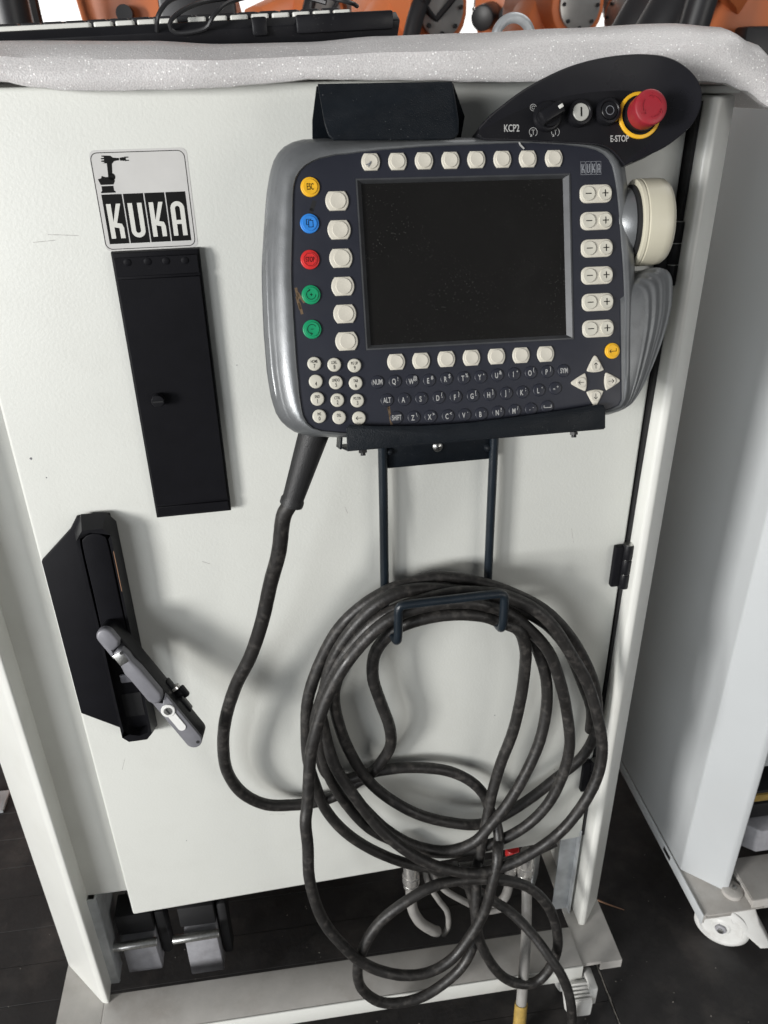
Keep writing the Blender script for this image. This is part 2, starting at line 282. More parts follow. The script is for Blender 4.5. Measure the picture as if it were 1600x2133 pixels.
BOTK = [(-59.6,-81.3),(-38.2,-81.5),(-16.4,-81.3),(5.5,-81.4),(27.5,-81.4),(49.2,-81.6),(71.2,-81.7)]
LEFTK = [(-100.6,49.1),(-100.4,26.7),(-100.5,4.4),(-100.4,-17.9),(-100.3,-40.0),(-100.2,-62.2)]
RIGHTK = [(119.1,49.0),(119.1,27.0),(119.2,4.6),(118.9,-17.9),(119.0,-40.2),(119.0,-62.5)]
COLK = [(-121.5,60.4),(-124.0,32.3),(-125.7,4.2),(-126.9,-23.5),(-128.1,-51.1),(131.8,-82.2)]
NUMK = [(-128.4,-79.1),(-111.9,-80.8),(-95.1,-82.4),(-128.2,-93.6),(-111.5,-95.4),(-95.0,-96.9),(-127.9,-108.0),(-111.3,-110.0),(-94.6,-111.4),(-127.3,-122.4),(-110.8,-124.5),(-94.1,-126.1)]
LET1 = [(-76.4,-97.1),(-61.5,-97.4),(-46.7,-97.8),(-32.1,-98.1),(-17.0,-97.7),(-1.9,-97.8),(12.9,-97.8),(27.8,-97.1),(42.7,-97.0),(57.5,-96.7),(72.5,-96.6),(87.2,-96.7)]
LET2 = [(-69.3,-112.6),(-54.4,-112.8),(-39.5,-113.0),(-24.5,-113.1),(-9.6,-113.4),(5.4,-113.3),(20.2,-113.2),(35.1,-113.0),(49.7,-112.9),(64.5,-112.1),(79.3,-111.4)]
LET3 = [(-61.9,-127.8),(-47.0,-128.4),(-32.4,-128.7),(-17.3,-129.1),(-2.5,-129.2),(12.2,-129.3),(27.2,-128.8),(42.1,-128.3),(56.8,-128.0),(71.6,-126.8)]
ARROWK = [(115.8,-92.9),(101.0,-107.8),(130.9,-108.2),(115.2,-121.6)]
MINILOGO = [(106.3,75.1),(124.9,75.5),(124.7,64.7),(106.5,64.4)]
PODCTL = [(76.5,109.5),(103.8,111.3),(128.5,112.2),(156.7,109.5),(46.4,101.4),(139.5,91.8)]
PODSYM = [(65.2,117.0),(64.6,98.1),(83.6,97.8),(85.8,118.3)]
KNOB = [(158.5,64.2),(163.1,-8.6),(200.0,28.8)]
LEDGE = [(-106.2,-152.4),(-106.0,-133.6),(-103.2,-130.8),(-98.2,-131.5),(-82.0,-133.4),(-41.0,-135.8),(0.8,-135.8),(43.4,-133.4),(86.7,-130.2),(115.2,-127.6),(120.1,-128.1),(121.8,-131.1),(121.5,-148.7),(8.7,-149.8),(-50.1,-151.1)]
STRAIN = [(-130.8,-140.3),(-155.5,-199.7)]
RUST = [(-68.5,-114.1),(-65.6,-133.7),(-70.5,-133.4)]
BR_APEX = [(47.0,-7.4,56.0),(156.9,-7.7,56.0)]
BR_LIP = [(56.2,-46.1,84.0),(147.8,-48.3,84.0)]
BR_LIP2 = [(48.3,-33.9,79.0),(157.1,-34.8,79.0)]
BR_BACK = [(42.6,-33.7,40.0),(43.0,-47.3,36.0),(172.3,-33.2,40.0),(172.1,-43.0,36.0)]
PLATE = [(-139.4,-136.7),(-62.3,-136.9),(-62.4,-405.6),(-138.9,-405.4)]
PLATE_SEAM = [(-137.4,-157.4),(-63.6,-158.5),(-137.7,-390.4),(-62.9,-393.2)]
PLATE_RIV = [(-126.2,-145.0),(-108.7,-145.1),(-92.7,-145.5),(-76.1,-145.9)]
PLATE_KNOB = [(-118.1,-273.7)]
LOGO = [(-143.5,-55.0),(-64.2,-53.7),(-63.3,-137.0),(-141.2,-136.1)]
LOGO_FR = [(-142.9,-56.2),(-64.9,-55.9),(-65.2,-135.3),(-144.7,-134.7)]
LOGO_TILES = [(-139.8,-89.0),(-68.5,-89.4),(-68.1,-130.9),(-140.1,-129.9)]
LOCK_OUT = [(-263.1,-445.2),(-228.2,-413.2),(-215.4,-393.6),(-188.6,-396.1),(-180.8,-406.8),(-181.6,-693.0),(-190.7,-700.7),(-216.8,-700.4),(-230.0,-685.4),(-264.4,-656.1)]
LOCK_RIDGE = [(-217.0,-406.6),(-212.5,-390.3),(-187.5,-392.1),(-180.1,-404.3)]
LOCK_SLOT = [(-217.1,-413.4),(-200.5,-405.2),(-187.0,-414.9),(-189.2,-538.8),(-187.0,-666.1),(-205.6,-682.3),(-220.2,-671.1)]
LEVER = [(-205.3,-520.8,46.0),(-130.8,-649.7,82.0)]
LEVER2 = [(-195.0,-498.9),(-206.5,-512.5),(-141.3,-662.9),(-124.3,-655.2)]
LEVCYL = [(-152.2,-603.5,78.0),(-141.8,-629.7,82.0)]
LEVKEY = [(-124.4,-639.0)]
TUBE_L = [(101.0,-344.5,15.0),(100.9,-355.6,15.0),(100.2,-523.3,15.0),(100.7,-567.8,15.0)]
TUBE_R = [(223.0,-353.6,15.0),(223.2,-367.8,15.0),(224.9,-537.3,15.0),(225.7,-579.5,15.0)]
HOOK = [(103.2,-555.2,75.0),(104.7,-507.2,75.0),(225.0,-507.9,75.0),(224.9,-554.0,75.0)]
STRAP = [(103.3,-337.8),(222.9,-343.6),(218.4,-361.2),(106.0,-361.9)]
STRAPSCREW = [(161.0,-351.3)]
HINGE = [(402.5,-538.3),(401.9,-164.8),(396.0,-898.1)]
CAB_A = [(-3.4,-347.3,118.0),(-10.9,-361.7,116.0),(-19.9,-403.0,108.0),(-28.3,-444.4,98.0),(-41.9,-498.2,86.0),(-59.5,-552.6,72.0),(-78.6,-601.2,60.0),(-95.4,-659.2,48.0),(-103.8,-711.2,40.0),(-104.0,-761.3,32.0),(-90.4,-804.5,26.0),(-62.9,-834.4,22.0),(-29.3,-850.9,18.0),(-0.4,-853.3,16.0),(29.1,-845.5,15.0),(54.1,-830.9,16.0),(78.0,-808.7,20.0),(93.7,-786.1,24.0),(102.2,-757.5,28.0),(99.4,-720.3,32.0),(89.4,-677.9,34.0),(81.6,-636.3,36.0),(82.6,-604.2,38.0),(91.7,-576.3,44.0),(109.0,-553.1,52.0),(135.9,-541.6,56.0),(168.9,-539.0,58.0),(203.1,-547.5,58.0),(229.7,-560.5,58.0),(251.2,-576.1,58.0),(263.1,-607.7,54.0),(267.1,-642.6,50.0),(266.1,-692.7,46.0),(259.4,-752.2,42.0),(249.6,-808.5,40.0),(239.2,-858.9,42.0),(233.4,-896.9,46.0),(225.5,-930.7,54.0),(217.4,-969.9,62.0),(212.0,-966.7,72.0),(210.2,-1003.3,80.0),(210.4,-1041.4,88.0),(215.3,-1090.1,94.0),(229.2,-1138.5,98.0),(251.6,-1182.4,100.0),(278.8,-1207.1,102.0),(307.4,-1209.4,102.0),(327.1,-1187.7,100.0),(336.3,-1146.9,96.0),(331.3,-1095.4,92.0),(315.2,-1050.4,88.0),(292.2,-1018.9,84.0),(263.3,-998.3,82.0),(229.8,-982.8,82.0),(190.2,-970.8,84.0),(148.1,-967.4,88.0),(106.7,-982.8,92.0),(69.9,-1012.4,96.0),(46.7,-1054.4,98.0),(37.3,-1102.9,98.0),(42.3,-1150.0,98.0),(62.8,-1187.2,98.0),(91.1,-1202.3,98.0),(125.1,-1201.1,98.0),(159.5,-1185.8,96.0),(190.7,-1157.8,92.0),(209.0,-1129.8,84.0),(216.2,-1096.1,76.0),(214.8,-1058.5,66.0),(206.9,-1022.7,54.0),(188.7,-989.6,44.0)]
CAB_L1 = [(346.5,-998.5,30.0),(279.8,-1014.8,36.0),(220.3,-1018.8,30.0),(167.7,-1015.5,24.0),(121.3,-999.0,22.0),(76.2,-959.0,22.0),(39.6,-913.3,22.0),(14.1,-865.5,22.0),(3.1,-820.7,22.0),(-4.2,-770.6,22.0),(-4.5,-718.4,24.0),(2.2,-664.7,24.0),(18.5,-613.6,26.0),(43.0,-567.9,28.0),(71.4,-535.6,30.0),(103.1,-516.2,30.0),(131.8,-508.5,30.0),(158.2,-507.8,30.0),(190.2,-513.5,30.0),(222.5,-524.7,32.0),(255.8,-542.7,34.0),(284.5,-562.6,36.0),(309.4,-587.9,36.0),(334.2,-624.1,34.0),(356.9,-666.7,30.0),(375.9,-710.7,26.0),(386.9,-761.4,24.0),(385.3,-803.8,22.0),(371.6,-843.4,22.0),(337.3,-873.3,24.0),(301.3,-896.7,28.0),(260.9,-914.7,34.0),(224.0,-921.1,38.0),(181.7,-911.2,38.0),(137.5,-884.2,36.0),(98.0,-846.0,34.0),(69.1,-803.6,32.0),(47.6,-753.4,30.0),(36.7,-705.7,30.0),(32.8,-663.1,32.0),(36.6,-628.9,36.0),(52.2,-591.2,40.0),(76.2,-559.5,44.0),(104.9,-537.7,46.0),(138.3,-525.7,48.0),(180.1,-527.9,49.0),(218.8,-543.7,47.0),(248.4,-566.3,44.0),(270.6,-594.4,42.0),(288.4,-629.6,40.0),(299.2,-670.6,40.0),(303.4,-718.0,42.0),(297.5,-767.6,46.0),(281.9,-815.2,52.0),(257.9,-862.6,58.0),(231.9,-900.2,62.0),(207.5,-925.8,62.0),(170.8,-937.7,58.0),(127.8,-923.2,52.0),(89.0,-887.6,46.0),(54.9,-837.4,40.0)]
CAB_F = [(383.8,-796.7,16.0),(377.4,-755.2,20.0),(357.6,-699.9,26.0),(333.4,-644.8,30.0),(305.6,-600.6,34.0),(277.0,-574.7,36.0),(238.0,-544.8,38.0),(204.0,-527.5,40.0),(171.1,-517.1,42.0),(139.1,-511.9,44.0),(107.7,-512.9,46.0),(79.3,-527.1,46.0),(52.9,-559.1,44.0),(33.3,-596.5,42.0),(20.8,-640.0,40.0),(13.0,-684.6,40.0),(13.4,-731.0,38.0),(22.1,-789.4,36.0),(40.4,-842.8,36.0),(68.8,-890.1,38.0),(104.8,-925.2,42.0),(148.4,-949.4,46.0),(192.7,-957.7,50.0),(236.7,-947.3,54.0),(280.2,-923.2,56.0),(313.1,-886.0,56.0),(331.9,-836.2,54.0),(336.8,-781.5,52.0),(330.6,-727.2,50.0),(314.8,-672.2,50.0),(295.7,-622.9,50.0),(269.1,-583.3,52.0),(238.1,-552.9,56.0),(204.2,-532.4,58.0),(171.8,-523.2,60.0),(135.1,-521.0,62.0),(101.4,-529.9,64.0),(70.1,-553.1,66.0),(43.2,-587.0,68.0),(23.2,-624.7,70.0),(7.8,-664.6,72.0),(-2.1,-705.1,76.0),(-8.4,-744.1,80.0),(-12.7,-781.0,84.0),(-15.2,-802.5,90.0),(-17.0,-840.3,92.0),(-17.0,-894.5,96.0),(-11.3,-948.6,100.0),(0.7,-992.8,104.0),(18.1,-1030.7,108.0),(39.7,-1066.6,110.0),(67.0,-1095.0,112.0),(101.6,-1112.2,114.0),(137.9,-1118.4,112.0),(171.4,-1103.5,108.0),(198.3,-1070.6,102.0),(217.9,-1027.2,96.0),(230.0,-985.6,90.0),(237.2,-951.0,82.0),(241.8,-937.1,72.0),(247.3,-937.9,60.0),(246.8,-918.0,46.0),(240.5,-901.1,32.0),(231.2,-879.0,24.0),(210.4,-852.7,20.0),(178.7,-828.9,18.0),(135.1,-814.4,18.0),(92.4,-810.0,18.0),(65.1,-813.4,18.0),(38.0,-815.9,18.0),(17.9,-797.2,20.0),(11.0,-750.0,26.0),(8.8,-696.7,34.0),(17.6,-649.9,40.0),(34.9,-606.8,46.0),(56.7,-571.1,50.0),(82.7,-540.5,54.0),(110.8,-523.2,56.0),(146.5,-514.0,57.0),(178.1,-513.7,55.0),(208.1,-519.3,52.0),(233.3,-529.5,50.0),(266.6,-550.4,52.0),(296.0,-579.4,54.0),(321.1,-620.8,58.0),(343.3,-667.0,62.0),(361.4,-716.5,68.0),(371.8,-766.9,74.0),(369.1,-812.6,80.0),(350.6,-858.6,84.0),(322.4,-902.0,86.0),(286.8,-936.2,86.0),(247.2,-958.7,84.0),(206.4,-963.9,82.0),(162.7,-947.2,78.0),(120.3,-912.4,72.0),(82.9,-869.3,64.0),(50.3,-812.4,56.0),(29.2,-758.7,48.0),(18.1,-713.0,42.0),(15.2,-672.4,38.0)]
CAB_G = [(108.5,-952.1,22.0),(134.1,-984.3,24.0),(166.7,-1016.7,28.0),(202.4,-1040.4,36.0),(237.6,-1066.6,48.0),(271.0,-1089.6,66.0),(299.2,-1115.4,90.0),(316.9,-1135.4,112.0),(332.6,-1166.6,128.0),(346.0,-1211.1,136.0),(355.8,-1277.9,140.0),(364.1,-1371.0,142.0)]
FOAM_TOP = [(-200.5,785.0,1347.1),(-87.5,785.0,1345.7),(-25.4,785.0,1342.6),(46.6,785.0,1343.1),(112.1,785.0,1346.9),(195.7,785.0,1348.5),(281.5,785.0,1351.2),(369.4,785.0,1353.9),(415.1,785.0,1350.9),(445.0,785.0,1339.5),(466.6,785.0,1326.0)]
FOAM_BOT = [(-200.2,758.0,1318.3),(-173.8,758.0,1313.4),(-146.5,758.0,1310.5),(-105.2,758.0,1309.8),(-70.8,758.0,1309.8),(-32.0,758.0,1310.5),(7.4,758.0,1312.9),(47.3,758.0,1315.4),(107.7,758.0,1313.7),(148.8,758.0,1312.6),(180.1,758.0,1311.0),(233.0,758.0,1310.1),(297.7,758.0,1309.7),(386.5,758.0,1308.2),(409.4,758.0,1306.3),(428.9,758.0,1299.9),(459.8,758.0,1285.8)]
KEYB = [(-219.7,860.0,1349.6),(122.8,860.0,1348.3),(-218.5,860.0,1354.4),(34.7,860.0,1364.4),(128.8,900.0,1365.6)]
EYEB = [(287.2,1000.0,1358.6),(269.2,1000.0,1358.8)]
BG2 = [(-459.9,2400.0,1426.5),(-253.8,2400.0,1485.3),(-19.8,2400.0,1483.8),(-316.1,2400.0,1457.6),(-169.6,2400.0,1464.6),(412.4,2400.0,1449.5),(507.9,2400.0,1416.7),(608.1,2400.0,1479.7),(858.6,2400.0,1434.9),(1194.6,2400.0,1443.0),(1257.0,2400.0,1475.4),(1410.8,2400.0,1407.5)]
CONN = [(138.7,800.0,224.1),(145.5,780.0,84.5),(301.3,820.0,216.5),(330.2,820.0,199.2),(312.2,740.0,88.3),(296.6,700.0,4.5),(164.4,800.0,142.7),(191.9,800.0,136.7)]
POSTR = [(364.2,800.0,218.2),(390.7,800.0,212.9),(380.8,800.0,76.4),(400.3,800.0,72.1),(336.4,800.0,223.7),(376.0,800.0,83.8),(352.5,820.0,229.3)]
LEAD = [(322.3,790.0,182.2),(318.4,770.0,151.8),(309.4,740.0,137.9),(298.9,710.0,126.4),(291.6,690.0,111.8),(286.5,675.0,76.6),(283.0,665.0,40.6),(281.9,660.0,-11.7)]
PEDAL = [(355.1,700.0,73.2),(401.0,700.0,80.6),(358.1,670.0,53.8),(392.1,670.0,38.4)]
# ================================================================== SETTING
# floor: dark boards laid crosswise, with an open joint in front of the cabinets
fb = B().box(-6000, 6000, -4000, 9000, -40, -6); floor = struct(fb.build('floor', 'floor', bevel=0))
for row in range(30):
    y0 = 360 + row * 68
    for x0, x1 in ((-1500, 446),):
        dz = random.uniform(-.7, 0.3)
        B().box(x0, x1, y0 + 0.3, y0 + 67.7, -5.5, dz).build('floor_board', 'floor', floor, bevel=0.4, seg=1)
for y0, y1 in ((-400, 1180), (1184, 2600)): B().box(450.5, 2400, y0, y1, -5.5, 0.8).build('floor_panel', 'floor', floor, bevel=1.2)
B().loft([[(446.5 + random.uniform(-.4, .6), yy, -5.5), (449.6 + random.uniform(-1.4, .6), yy, -5.5), (449.6 + random.uniform(-1.6, .5), yy, -.6), (446.6 + random.uniform(-.4, 1), yy, -.6)] for yy in range(360, 1200, 7)]).build('joint_edge', 'grit', floor, smooth=False)
deb = B()
for i in range(170):
    x = random.uniform(-700, 1000); y = random.uniform(420, 1000); q = random.uniform(.5, 1.5) * random.choice((1, 1, 1.6)); a = random.uniform(0, 6.3); e = random.uniform(.15, .8)
    deb.loft([[(x + q * math.cos(a + k) * (1 if k % 2 < 1 else e), y + q * math.sin(a + k) * e, 1.0 + zz) for k in (0, 1.5, 3.1, 4.6)] for zz in (0, random.uniform(.4, 1.2))])
do = deb.build('floor_grit', 'grit', smooth=False); do['kind'] = 'stuff'
wall = struct(B().box(-6000, 6000, 8600, 8700, -6, 5200).build('back_wall', 'bgwall'))
for i in range(5):
    x0 = -4200 + i * 1750
    w = B(); w.box(x0, x0 + 1600, 8560, 8598, 700, 4300); p = w.build('window', 'white', wall)
    B().box(x0 + 60, x0 + 1540, 8540, 8556, 760, 4240).build('window_pane', 'sky', p)
# ================================================================== CONTROL CABINET
cab = thing('control_cabinet', 'light grey robot control cabinet with its door ajar and black swing handle', 'cabinet', T(27, 780, 0))
def cw(b, name, m, parent=cab, **kw):
    F = cab.matrix_world.inverted() if parent is cab else None
    return b.build(name, m, parent, F, **kw)
cabI = cab.matrix_world.inverted()
def cd(b, name, m, parent=None, **kw): return b.build(name, m, cab if parent is None else parent, (cabI @ DOOR) if parent is None else None, **kw)
cw(B().box(-331, 408, 803, 1400, 300, 1296), 'body', 'paint2', bevel=3)
cw(B().plan([(-402, 1400), (-402, 824), (-338, 754), (-328, 751.5), (-331, 801), (-331, 1400)], 102, 1296), 'side_panel', 'paint2', bevel=3.5, seg=3, ang=20)
cw(B().plan([(408, 801), (408, 767), (417, 764.5), (455, 808), (455, 1400), (408, 1400)], 102, 1296), 'side_panel', 'paint2', bevel=3.5, seg=3, ang=20)
cw(B().box(-331, -255, 792, 803, 299, 1290), 'door_frame', 'paint2', bevel=1.5)
cw(B().box(-402, 455, 800, 1400, 1297, 1304), 'top_panel', 'paint2', bevel=2)
cw(B().loft([[(404, 794, 285), (407.6, 794, 285), (407.6, 801, 285), (404, 801, 285)], [(404, 790, 900), (407.6, 790, 900), (407.6, 801, 900), (404, 801, 900)], [(404, 780, 1292), (407.6, 780, 1292), (407.6, 801, 1292), (404, 801, 1292)]]), 'door_gap_shade', 'blackmatte')  # shade of the door gap, modelled as a tapered black strip
# base
b = B(); b.box(-402, -337, 705, 1400, 99.5, 102); b.box(-402, -399.5, 705, 1400, 80, 99.5); b.box(-399.5, -352, 705, 707.5, 84, 99.5); cw(b, 'base_rail', 'rail')
b = B(); b.box(391.5, 455, 705, 1400, 99.5, 102); b.box(452.5, 455, 705, 1400, 80, 99.5); b.box(421, 455, 702.4, 704.9, 84, 102); b.box(391.5, 421, 705, 707.5, 95, 99.5); rr = cw(b, 'base_rail', 'rail')
b = B(); b.box(-336, 391, 702, 766, 96, 104); fbar = cw(b, 'front_bar', 'rail', bevel=1.2)
B().box(-336, 391, 699.4, 701.8, 72, 104.2).build('bar_front', 'paint2', fbar, bevel=.6)
b = B(); b.box(-341, -318, 783, 786, 102, 299); b.box(-321, -318, 786, 815, 102, 299); cw(b, 'steel_post', 'galv', bevel=1)
b = B(); b.box(-325, -322, 800, 860, 102, 299); cw(b, 'steel_post', 'galv')
b = B(); b.box(374, 399, 800, 803, 102, 299); b.box(399, 402, 790, 803, 102, 299); cw(b, 'steel_post', 'galv', bevel=1)
b = B(); b.plan([(340, 822), (343, 820), (372, 868), (369, 870)], 104, 299); cw(b, 'steel_post', 'galv')
cw(B().box(-331, 408, 1380, 1396, 102, 299), 'rear_skirt', 'paint2')
# castor brake under the right end of the bar
b = B(); b.box(356, 404, 700, 745, 70, 74); b.lathe([(30, -14), (34, -12), (34, 12), (30, 14)], (380, 745, 34), (1, 0, 0)); cst = cw(b, 'castor', 'castor')
b = B(); b.loft([[(358, 690, 74), (402, 690, 78), (402, 700, 74), (358, 700, 70)], [(357, 668, 56), (400, 668, 58), (400, 676, 46), (357, 676, 44)], [(364, 662, 40), (396, 662, 38), (396, 670, 32), (364, 670, 32)]]); b.build('brake_pedal', 'castor', cst, bevel=3, seg=2)
for k in range(5): B().box(366, 398, 672 + k * 4.2, 674 + k * 4.2, 63 + k * 3.2, 66.5 + k * 3.2).build('pedal_rib', 'castor', cst, bevel=0.6, seg=1)
B().box(396, 409, 676, 712, 40, 82).build('castor_fork', 'castor', cst, bevel=3)
# door
door = cd(B().box(-266.5, 403, -1037.5, -6, -20, 0), 'door', 'paint', bevel=3.2, seg=3)
for pl_ in ([(-190, -120), (-165, -122)], [(-205, -126), (-186, -125)], [(-100, -470), (-92, -474)], [(-30, -960), (-12, -955)], [(60, -420), (62, -428)], [(-235, -760), (-228, -742)], [(300, -640), (318, -655)], [(330, -480), (334, -500)], [(-60, -880), (-40, -884)]):
    strokes([[(x + random.uniform(-1, 1), y) for x, y in pl_]], random.uniform(.4, .8), .01, .06).build('scuff_mark', 'scuff', door)
for (x, y, q) in ((-250, -330, 1.4), (-240, -352, .8), (20, -760, .9), (-175, -905, .8), (250, -760, 1), (345, -880, .9), (-40, -250, .7)):
    B().prism([(x + q * math.cos(k) * random.uniform(.6, 1.2), y + q * math.sin(k) * random.uniform(.6, 1.2)) for k in (0, 1, 2, 3, 4, 5)], .01, .07).build('paint_chip', 'lever', door)
# hinges
for (hx, hy) in ((403, -538), (403, -165), (402, -898)):
    b = B(); b.box(-16, -4, -29, 29, 0.3, 9); h = cd(B(), 'hinge', 'black') if False else b.build('hinge', 'black', cab, cabI @ DOOR @ T(hx, hy, 0), bevel=2)
    b = B(); b.box(3, 11, -29, 29, -6, 6); b.build('hinge_leaf', 'black', h, bevel=1)
    for k, (a, c) in enumerate(((-31, -11), (-10, 10), (11, 31))): B().cyl((1, a, 7), (1, c, 7), 7).build('knuckle', 'blackgloss', h, bevel=0.8)
    b = B(); b.cyl((1, -31.6, 7), (1, 31.6, 7), 5.6); b.build('pin', 'steel', h)
# black blanking plate with rivets and knob
b = B(); b.pillow([(-139.4, -405.5), (-62.3, -405.5), (-62.3, -136.8), (-139.4, -136.8)], 0.2, 9, 2); pl = cd(b, 'cover_plate', 'black')
B().box(-137.3, -64.4, -390, -160, 9.2, 11.2).build('cover_flap', 'black', pl, bevel=0.5, seg=1)
B().box(-137.3, -64.4, -157.6, -141, 9.2, 11.2).build('cover_strip', 'black', pl, bevel=0.5, seg=1)
B().box(-137.3, -64.4, -403, -392.4, 9.2, 11.2).build('cover_strip', 'black', pl, bevel=0.5, seg=1)
for (x, y) in PLATE_RIV: B().lathe([(3.2, 11.0), (3.2, 11.8), (2.0, 12.3), (0.4, 12.4)], (x, y, 0)).build('rivet', 'black', pl)
kb = B().lathe([(4.6, 11), (4.6, 13), (6.0, 13.6), (6.2, 20), (5.6, 21), (0.3, 21.2)], (-118, -273.7, 0)).build('turn_knob', 'blackgloss', pl)
B().box(-123, -113, -274.5, -273, 20.6, 21.6).build('knob_slot', 'blackmatte', kb)
# maker's sticker: robot arm above four letter tiles
st = cd(B().prism(rrect(81, 83, 5, cx=-103.6, cy=-95.4), 0.05, 0.22), 'logo_sticker', 'film')
fr = B(); o1 = rrect(78.6, 79.6, 6, cx=-104.4, cy=-95.6); i1 = rrect(77.4, 78.4, 5.4, cx=-104.4, cy=-95.6)
R = [fr.ring([(p[0], p[1], 0.34) for p in o1]), fr.ring([(p[0], p[1], 0.34) for p in i1])]
for i in range(len(o1)): fr.face((R[0][i], R[0][(i + 1) % len(o1)], R[1][(i + 1) % len(o1)], R[1][i]))
fr.build('sticker_border', 'ink', st)
x0 = -139.8
def letter(ch, cx, cy, w, h, t):
    """condensed stencil capitals K U A as outlines"""
    L_, R_, T_, Bm = cx - w / 2, cx + w / 2, cy + h / 2, cy - h / 2; b = B()
    z = (0.42, 0.5)
    if ch == 'U':
        o = [(L_, T_), (L_, Bm + w * .45)] + arc(w / 2, 180, 360, 12, cx, Bm + w / 2) + [(R_, T_), (R_ - t, T_), (R_ - t, Bm + w * .5)] + list(reversed(arc(w / 2 - t, 180, 360, 12, cx, Bm + w / 2)))[0:] + [(L_ + t, T_)]
        b.prism(o, *z)
    elif ch == 'A':
        o = [(L_, Bm), (L_ + t, Bm), (L_ + t, T_ - w * .5)] + list(reversed(arc(w / 2 - t, 0, 180, 12, cx, T_ - w / 2)))[0:] + [(R_ - t, T_ - w * .5), (R_ - t, Bm), (R_, Bm)] + arc(w / 2, 0, 180, 12, cx, T_ - w / 2)
        b.prism(o, *z); b.prism([(L_ + t, cy - h * .16), (R_ - t, cy - h * .16), (R_ - t, cy - h * .04), (L_ + t, cy - h * .04)], *z)
    else:
        b.prism([(L_, Bm), (L_ + t, Bm), (L_ + t, T_), (L_, T_)], *z)
        b.prism([(L_ + t, cy - h * .02), (R_ - t * .95, T_), (R_, T_), (L_ + t + t * .75, cy - h * .05), (R_ - t * .3, cy - h * .08), (R_, cy - h * .2), (R_, Bm), (R_ - t, Bm), (R_ - t, cy - h * .2), (L_ + t, cy - h * .17)], *z)
    return b
for k, ch in enumerate('KUKA'):
    tl = B().prism([(x0 + k * 18.05, -130.6), (x0 + k * 18.05 + 17, -130.6), (x0 + k * 18.05 + 17, -89.2), (x0 + k * 18.05, -89.2)], 0.26, 0.36).build('letter_tile', 'ink', st)
    letter(ch, x0 + k * 18.05 + 8.5, -111.5, 12.0, 29.0, 3.9).build('letter', 'white', tl)
b = B(); z = (0.26, 0.36)
b.prism([(-139.5, -88), (-127.5, -88), (-127.5, -86.8), (-128.5, -86.4), (-128.5, -82.4), (-138.5, -82.4), (-138.5, -86.4), (-139.5, -86.8)], *z)
b.prism([(-138.8, -81.4), (-128.2, -81.4), (-126.5, -78.5), (-127.5, -76), (-131, -75.3), (-134, -75.3), (-136.8, -74.2), (-137.4, -76), (-140.4, -76.8), (-139.2, -80)], *z)
b.prism(circ(3.0, 18, -128.6, -75.2), *z)
b.prism([(-131.4, -74), (-127.8, -73.6), (-126.6, -64.2), (-130.8, -64.2)], *z)
b.prism([(-134.6, -64.3), (-126.4, -64.8), (-124.5, -62.9), (-120.2, -62.4), (-120.2, -60.6), (-125, -60.2), (-127, -58.6), (-134.2, -58.2), (-134.2, -59.2), (-132.4, -59.3), (-132.4, -60.1), (-135, -60.2), (-135, -61.2), (-132.6, -61.3), (-132.6, -62), (-135, -62.2), (-135, -63.2), (-132.8, -63.3), (-132.8, -64)], *z)
b.prism([(-119.6, -62.6), (-116.4, -63), (-115.4, -62.6), (-115.4, -60.4), (-116.4, -60), (-119.6, -60.4)], *z)
b.prism([(-115.6, -63.2), (-112.2, -63), (-112.2, -62.3), (-114.6, -62.2), (-114.6, -60.6), (-112.2, -60.5), (-112.2, -59.8), (-115.6, -59.7)], *z)
b.build('robot_emblem', 'ink', st)
# swing-handle lock
b = B(); b.prism([(-263.5, -445), (-228, -411), (-219, -397), (-186, -398), (-185, -690), (-214, -694), (-226, -685), (-263.5, -656)], 0.2, 6); lock = cd(b, 'door_lock', 'black', bevel=1)
oo = [(-224, -412), (-214, -393.8), (-189, -394.5), (-180.8, -406), (-180.8, -690), (-190, -700.6), (-216, -700.6), (-224, -688)]
ii = [(-219.5, -414), (-212, -402.5), (-192, -402.5), (-185.2, -411), (-185.2, -684), (-192, -692), (-213, -692), (-219.5, -684)]
sl = rs([(-216.5, -420), (-212, -409), (-202, -405.5), (-192, -409), (-188, -420), (-188, -540), (-188, -668), (-192, -680), (-202, -685), (-212, -680), (-216.5, -668), (-216.5, -540)], 48)
b = B(); r0 = [(p[0], p[1], 5.8) for p in oo]; r1 = [(p[0], p[1], 26) for p in ii]; b.loft([r0, r1], cap1=False)
va = [v for v in b.bm.verts if abs(v.co.z - 26) < .01]; vb = b.ring([(p.x, p.y, 26) for p in sl]); vc = b.ring([(p.x, p.y, 12) for p in sl])
ed = [b.bm.edges.get((va[i], va[(i + 1) % 8])) for i in range(8)]; ed = [e for e in ed if e] + [b.bm.edges.new((vb[i], vb[(i + 1) % 48])) for i in range(48)]
bmesh.ops.triangle_fill(b.bm, use_beauty=True, edges=ed)
for f_ in [f for f in b.bm.faces if len(f.verts) == 3 and all(abs(v.co.z - 26) < .01 for v in f.verts)]:
    c = f_.calc_center_median()
    if -216.4 < c.x < -188.1 and -680 < c.y < -410: b.bm.faces.remove(f_)
for i in range(48): b.face((vb[i], vb[(i + 1) % 48], vc[(i + 1) % 48], vc[i]))
b.face(vc); b.build('lock_housing', 'blackgloss', lock)
up = rs([(-214.8, -421), (-211, -411), (-202, -407.5), (-193, -411), (-189.6, -421), (-189.6, -480), (-189.6, -536), (-194, -540), (-202, -541), (-210, -540), (-214.8, -536), (-214.8, -480)], 44)
B().pillow([(p.x, p.y) for p in up], 12.5, 25.2, 1).build('lock_insert', 'black', lock)
B().box(-210, -194, -612, -600, 12.3, 16).build('latch_plate', 'lever', lock, bevel=3)
B().box(-213, -191, -665, -630, 12.2, 12.9).build('latch_pocket', 'blackmatte', lock)
